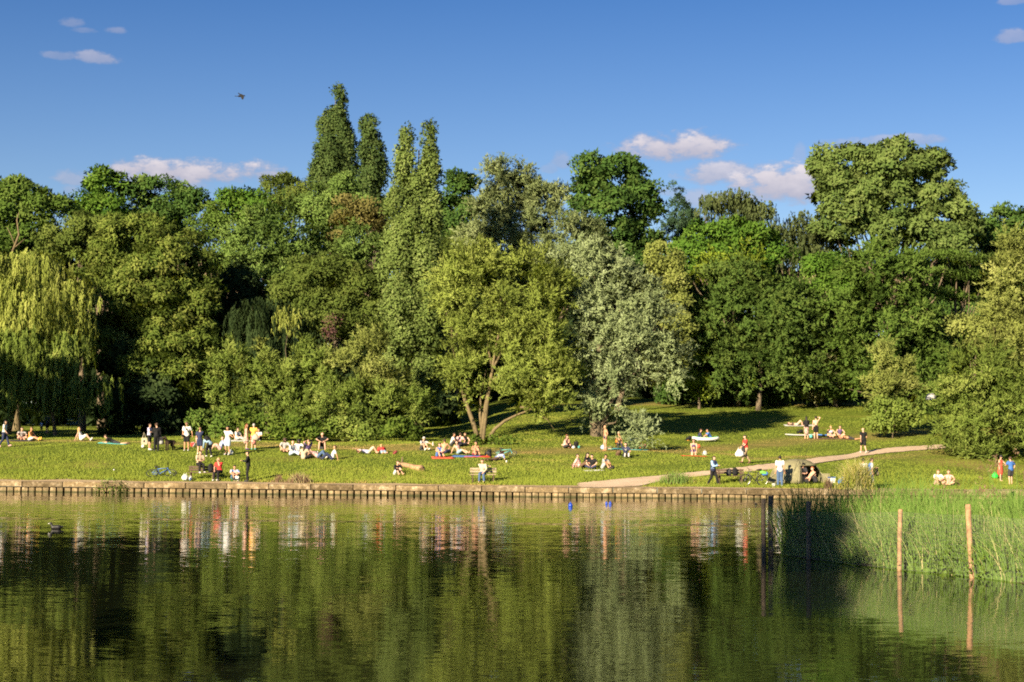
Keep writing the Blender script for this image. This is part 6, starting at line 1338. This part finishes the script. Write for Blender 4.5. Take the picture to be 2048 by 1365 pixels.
POSTW = plain('post_wood', (.34, .205, .11), .85, .45, 7, bump=.6); POSTD = plain('post_wood_dark', (.10, .075, .055), .85, .3, 9, bump=.4)
WIRE = plain('galvanised_wire', (.15, .155, .13), .5, .05, metal=.4)
fence = empty('mesh_fence', bank_pt(0, -.15), 0, 'wire mesh fence on timber posts in front of the reeds', 'fence')
def post(px, ytop, ybase, Y, r, mat, lean=0.0):
    b = at(px, ybase, Y); b.z = -.5; t = at(px + lean, ytop, Y); d = t - b
    m = MB(); pts = [b, b.lerp(t, .3) + Vector((.006, 0, 0)), b.lerp(t, .7) - Vector((.006, 0, 0)), t - d.normalized() * .02, t]
    m.tube([p - fence.location for p in pts], [r * 1.05, r * 1.02, r, r, r * .86], 12); return m.build('post', mat, fence, True), t
POSTS = [post(1527, 998, 1110, 45.8, .062, POSTD), post(1541, 992, 1108, 47.2, .068, POSTD), post(1617, 1003, 1112, 44.6, .062, POSTD), post(1797, 1019, 1137, 41.0, .055, POSTW, 4), post(1946, 1009, 1152, 39.0, .066, POSTW, -10), post(2120, 1012, 1168, 36.2, .07, POSTW)]  # left three posts: the shade falling there is put into the darker wood colour
# woven mesh: vertical and horizontal wires, one panel per bay
bays = [(1541, 47.1, 1617, 44.5), (1617, 44.5, 1797, 40.9), (1797, 40.9, 1946, 38.9), (1946, 38.9, 2120, 36.1)]
for (xa, Ya, xb, Yb) in bays:
    A = at(xa, 885, Ya); B = at(xb, 885, Yb); A.z = B.z = 0; L = (B - A).length; dv = (B - A) / L; nv_ = int(L / .052); m = MB(); r3 = random.Random(int(xa))
    def wire(p, q, r=.0018):
        b0 = len(m.v); d = (q - p).normalized(); sx = d.cross(Vector((0, 1, .2))).normalized() * r; sy = d.cross(sx).normalized() * r
        for c in (p, q): m.v += [c + sx - fence.location, c - sx * .5 + sy - fence.location, c - sx * .5 - sy - fence.location]
        for k in range(3): m.f.append([b0 + k, b0 + (k + 1) % 3, b0 + 3 + (k + 1) % 3, b0 + 3 + k])
    top = np.interp(xa, [1541, 1797, 2050], [1.17, 1.40, 1.43]); top2 = np.interp(xb, [1541, 1797, 2050], [1.17, 1.40, 1.43])
    sag = lambda t: .03 * math.sin(math.pi * t)
    for i in range(nv_ + 1):
        t = i / nv_; p = A + dv * L * t + Vector((0, -.075, 0)); wob = r3.uniform(-.006, .006); wire(p + Vector((wob, 0, .03)), p + Vector((-wob, 0, top + (top2 - top) * t - sag(t))))
    for j in range(15):
        f = j / 14; pr = None
        for i in range(0, 9): t = i / 8; p = A + dv * L * t + Vector((0, -.078, .04 + f * (top + (top2 - top) * t - sag(t) - .04))); (wire(pr, p, .0019) if pr is not None else None); pr = p
    m.build('wire_panel', WIRE, fence)
# lone old post standing on the far right bank
b = G(2027, 998); t = at(2025, 944, b.y) ; m = MB(); m.tube([Vector((0, 0, -.3)), Vector((0, 0, .7)), Vector((-.03, 0, 1.55))], [.085, .08, .07], 10); o = m.build('old_post', POSTD, None, True); pp = at(2027, 990, 60); o.location = (pp.x, 60, .15); o.scale = (1, 1, .8); tag(o, 'dark old post rising from the reeds at the right edge', 'post')
# twigs trailing in the water beside the corner posts
m = MB(); r4 = random.Random(9); c = at(1556, 1060, 47.6)
for i in range(26):
    z0 = r4.uniform(.05, 1.0); x0 = c.x + r4.uniform(.0, .18); m.tube([(x0 + .16, 47.9, z0 + .25), (x0, 47.7, z0 + .12), (x0 - r4.uniform(.08, .25), 47.6, max(.01, z0 - r4.uniform(.0, .25)))], [.007, .006, .003], 4)
o = m.build('trailing_twigs', plain('twig', (.03, .026, .015), .9), None); o['kind'] = 'stuff'; o['label'] = 'thin dark twigs hanging beside the corner posts'

# ---- tufts and weeds on the far bank
def clump(name, label, px, py, n, hgt, spread, mat, seed, cat='grass clump', t0=.5, w=.02, lean=.25, mat2=None):
    rng = np.random.default_rng(seed); c = G(px, py); P = np.stack([c.x + rng.normal(0, spread, n), c.y + rng.normal(0, spread * .6, n), np.zeros(n)], -1); P[:, 1] = np.maximum(P[:, 1], wall_y(P[:, 0]) + .3); P[:, 2] = ground_z(P[:, 0], P[:, 1])
    root = empty(name, c, 0, label, cat); H = hgt * rng.uniform(.55, 1.1, n) * np.exp(-((P[:, 0] - c.x) / (spread * 2.4)) ** 2)
    blade_object('blades', P, H, np.full(n, w), mat, rng, None, root, None, lean, .4, t0, off=c)
    if mat2:
        m_ = n // 3; blade_object('dry_stems', P[:m_] + rng.normal(0, .05, (m_, 3)) * np.array([1, 1, 0]), H[:m_] * 1.1, np.full(m_, w * .7), mat2, rng, None, root, None, lean, .3, off=c)
    return root
clump('tall_grass', 'tall pale grass clump on the bank hiding two people', 1714, 983, 900, 1.75, .42, GRASS, 1, t0=.62, w=.028, mat2=STRAW)
clump('dock_weeds', 'dry brown dock weeds on the wall below the circle of friends', 598, 966, 260, .62, .34, SEED, 2, 'weeds', .55, .03, mat2=STRAW)
clump('dock_weeds', 'smaller tuft of dry weeds left of the brown dock weeds', 557, 965, 90, .5, .14, SEED, 3, 'weeds', .55, .03)
clump('tall_grass', 'green weed clump at the fork of the gravel path', 1352, 968, 420, .75, .5, REED, 4, 'weeds', .6, .03, mat2=SEED)
clump('tall_grass', 'long grass below the path beside the strolling person', 1398, 968, 380, .55, .6, GRASS, 5, t0=.45)
clump('tall_grass', 'long grass around the pale log', 826, 951, 420, .42, .7, GRASS, 6, t0=.45)
clump('tall_grass', 'long grass behind the right bench', 1478, 957, 420, .5, .8, GRASS, 7, t0=.4)
clump('wall_weeds', 'green weed growing out of the left part of the wall', 222, 962, 45, .22, .18, REED, 8, 'weeds', .8, .02)
clump('dry_weed', 'single dark weed on the wall near the tent', 1656, 977, 120, .65, .10, SEED, 9, 'weeds', .5, .03)
iv = [(np.array((float(at(x, 885, 97).x), float(wall_y(at(x, 885, 97).x)) - .22, z)), np.array((rx, .12, rz))) for x, z, rx, rz in ((222, .34, .16, .12), (207, .2, .2, .07), (238, .22, .2, .08))]
rng_ = np.random.default_rng(5); Pp, AX, NR, L, Wd, tone, C = make_leaves(iv, 'bramble', rng_, 5, None, .4, False); ivr = empty('wall_ivy', (iv[0][0][0], iv[0][0][1], .3), 0, 'trailing green ivy hanging over the left part of the wall', 'ivy')
V, Fq = leaf_quads(Pp - np.array(ivr.location), AX, NR, L, Wd); np_mesh('leaves', V, Fq, L_BRAMBLE, ivr, attrs={'tone': ('FACE', tone[0]), 'ln': ('FACE', tone[1])})
# rough strip of longer grass at the front of the lawn
n = 26000; X = rg.uniform(-31, 31, n); v = .9 + rg.random(n) ** 2 * 7.5; cl = np.sin(X * .8 + 1.2 * np.sin(v)) * np.sin(X * .31 + 2) ; k = (cl > -.1) | (rg.random(n) < .25); X = X[k]; v = v[k]; Yy = v + wall_y(X) + .3
pc = np.interp(X, VR[:, 2, 0], VR[:, 2, 1], left=-99, right=-99); half = np.interp(X, VR[:, 2, 0], np.abs(VR[:, 0, 1] - VR[:, -1, 1]) / 2); k = ~(np.abs(Yy - pc) < half + .1); X = X[k]; Yy = Yy[k]
grass_mesh('rough_grass', 'longer unmown grass along the front of the lawn', X, Yy, rg.uniform(.10, .26, len(X)), rg.uniform(.03, .06, len(X)), GRASS, rg, tone0=.42, lean=.45)

# ---- buoys, birds
BUOY = plain('buoy_blue', (.015, .06, .42), .35)
for px, py, s, lab in ((1141, 1013, 1.0, 'larger blue buoy floating off the wall'), (1213, 1008, .62, 'left one of the two small blue buoys'), (1220.5, 1008.5, .72, 'right one of the two small blue buoys')):
    Y = 3 * F_PX / (py - 885 - (px - 1024) * ROLL); p = at(px, py, Y); o = empty('buoy', (p.x, Y, 0), 0, lab, 'buoy', 'blue buoys'); o.scale = (s, s, s)
    MB().lathe((0, 0, -.08), [(.02, 0), (.09, .04), (.105, .12), (.09, .20), (.045, .25), (.03, .27)], 16).build('float', BUOY, o, True); MB().torus((0, 0, .21), .022, .008, 'Y', 12, 5).build('eye', BUOY, o)
def waterbird(px, py, s, rz, label, white):
    Y = 3 * F_PX / (py - 885 - (px - 1024) * ROLL); p = at(px, py, Y); m = MB()
    m.cap((-.11, 0, .05), .075, (.08, 0, .06), .085, 10); m.cap((.08, 0, .06), .06, (.24, 0, .085), .018, 8); m.cap((-.13, 0, .07), .05, (-.18, 0, .17), .034, 8); m.cap((-.185, 0, .185), .042, (-.20, 0, .19), .038, 8)
    o = job(m, .014, plain('bird_black', (.015, .014, .016), .5), 'waterbird', None); o.location = (p.x, Y, 0); o.rotation_euler = (0, 0, rz); o.scale = (s, s, s); tag(o, label, 'bird')
    if white: MB().cap((-.225, 0, .185), .016, (-.275, 0, .172), .008, 6).build('bill', cloth('white'), o, True)
JOBS.clear()
waterbird(113, 1057, 1.0, .1, 'black coot with a white bill swimming on the left of the lake', True)
waterbird(1512, 1009, .55, 1.2, 'tiny dark waterbird near the corner posts', True)
cp = at(482, 193, 92.0); m = MB(); m.cap((-.12, 0, 0), .055, (.14, 0, .02), .05, 9); m.cap((.17, 0, .03), .042, (.19, 0, .03), .038, 8); m.cap((.22, 0, .025), .016, (.27, 0, .015), .006, 6)
def wing(m, pts, th=.012):
    b = len(m.v); n = len(pts)
    for dz in (-th, th):
        for p in pts: m.v.append(Vector(p) + Vector((0, 0, dz)))
    m.f.append([b + i for i in range(n)][::-1]); m.f.append([b + n + i for i in range(n)])
    for i in range(n): m.f.append([b + i, b + (i + 1) % n, b + n + (i + 1) % n, b + n + i])
crow = job(m, .016, plain('crow_black', (.004, .004, .005), .8), 'crow', None); crow.location = cp; crow.rotation_euler = (RAD(6), RAD(3), RAD(-12)); tag(crow, 'black crow flying across the blue sky', 'bird')
mw = MB(); wing(mw, [(.12, .03, .03), (.07, .06, .09), (-.03, .10, .115), (-.13, .14, .145), (-.23, .18, .195), (-.25, .17, .19), (-.13, .10, .10), (-.06, .04, .03)]); mw.build('wing', MATS['crow_black'], crow)
mw = MB(); wing(mw, [(.18, -.03, .02), (.21, -.08, -.07), (.19, -.13, -.16), (.14, -.14, -.18), (.09, -.10, -.15), (.03, -.06, -.06), (-.02, -.03, .0)]); mw.build('wing', MATS['crow_black'], crow)
mw = MB(); wing(mw, [(-.12, -.03, .0), (-.34, -.06, .0), (-.35, .06, .0), (-.12, .03, .0)]); mw.build('tail', MATS['crow_black'], crow)
finish_people()
# pale dome of a small shelter glimpsed between the right hand bushes
sh_ = at(1862, 800, 138); z_ = gz(sh_.x, 138); so = empty('white_shelter', (sh_.x, 138, z_), 0, 'white dome shelter half hidden between the bushes on the right', 'shelter'); dm = dome(-math.pi, math.pi, 0, 1, .42, .42, .55, 24, 8, off=(0, 0, sh_.z - z_)); dm.build('canopy', cloth('lgrey'), so, True)
for a in range(4): MB().tube([(.40 * math.cos(a * 1.57 + .7), .40 * math.sin(a * 1.57 + .7), 0), (.40 * math.cos(a * 1.57 + .7), .40 * math.sin(a * 1.57 + .7), sh_.z - z_ + .02)], .02, 5).build('pole', METAL, so)
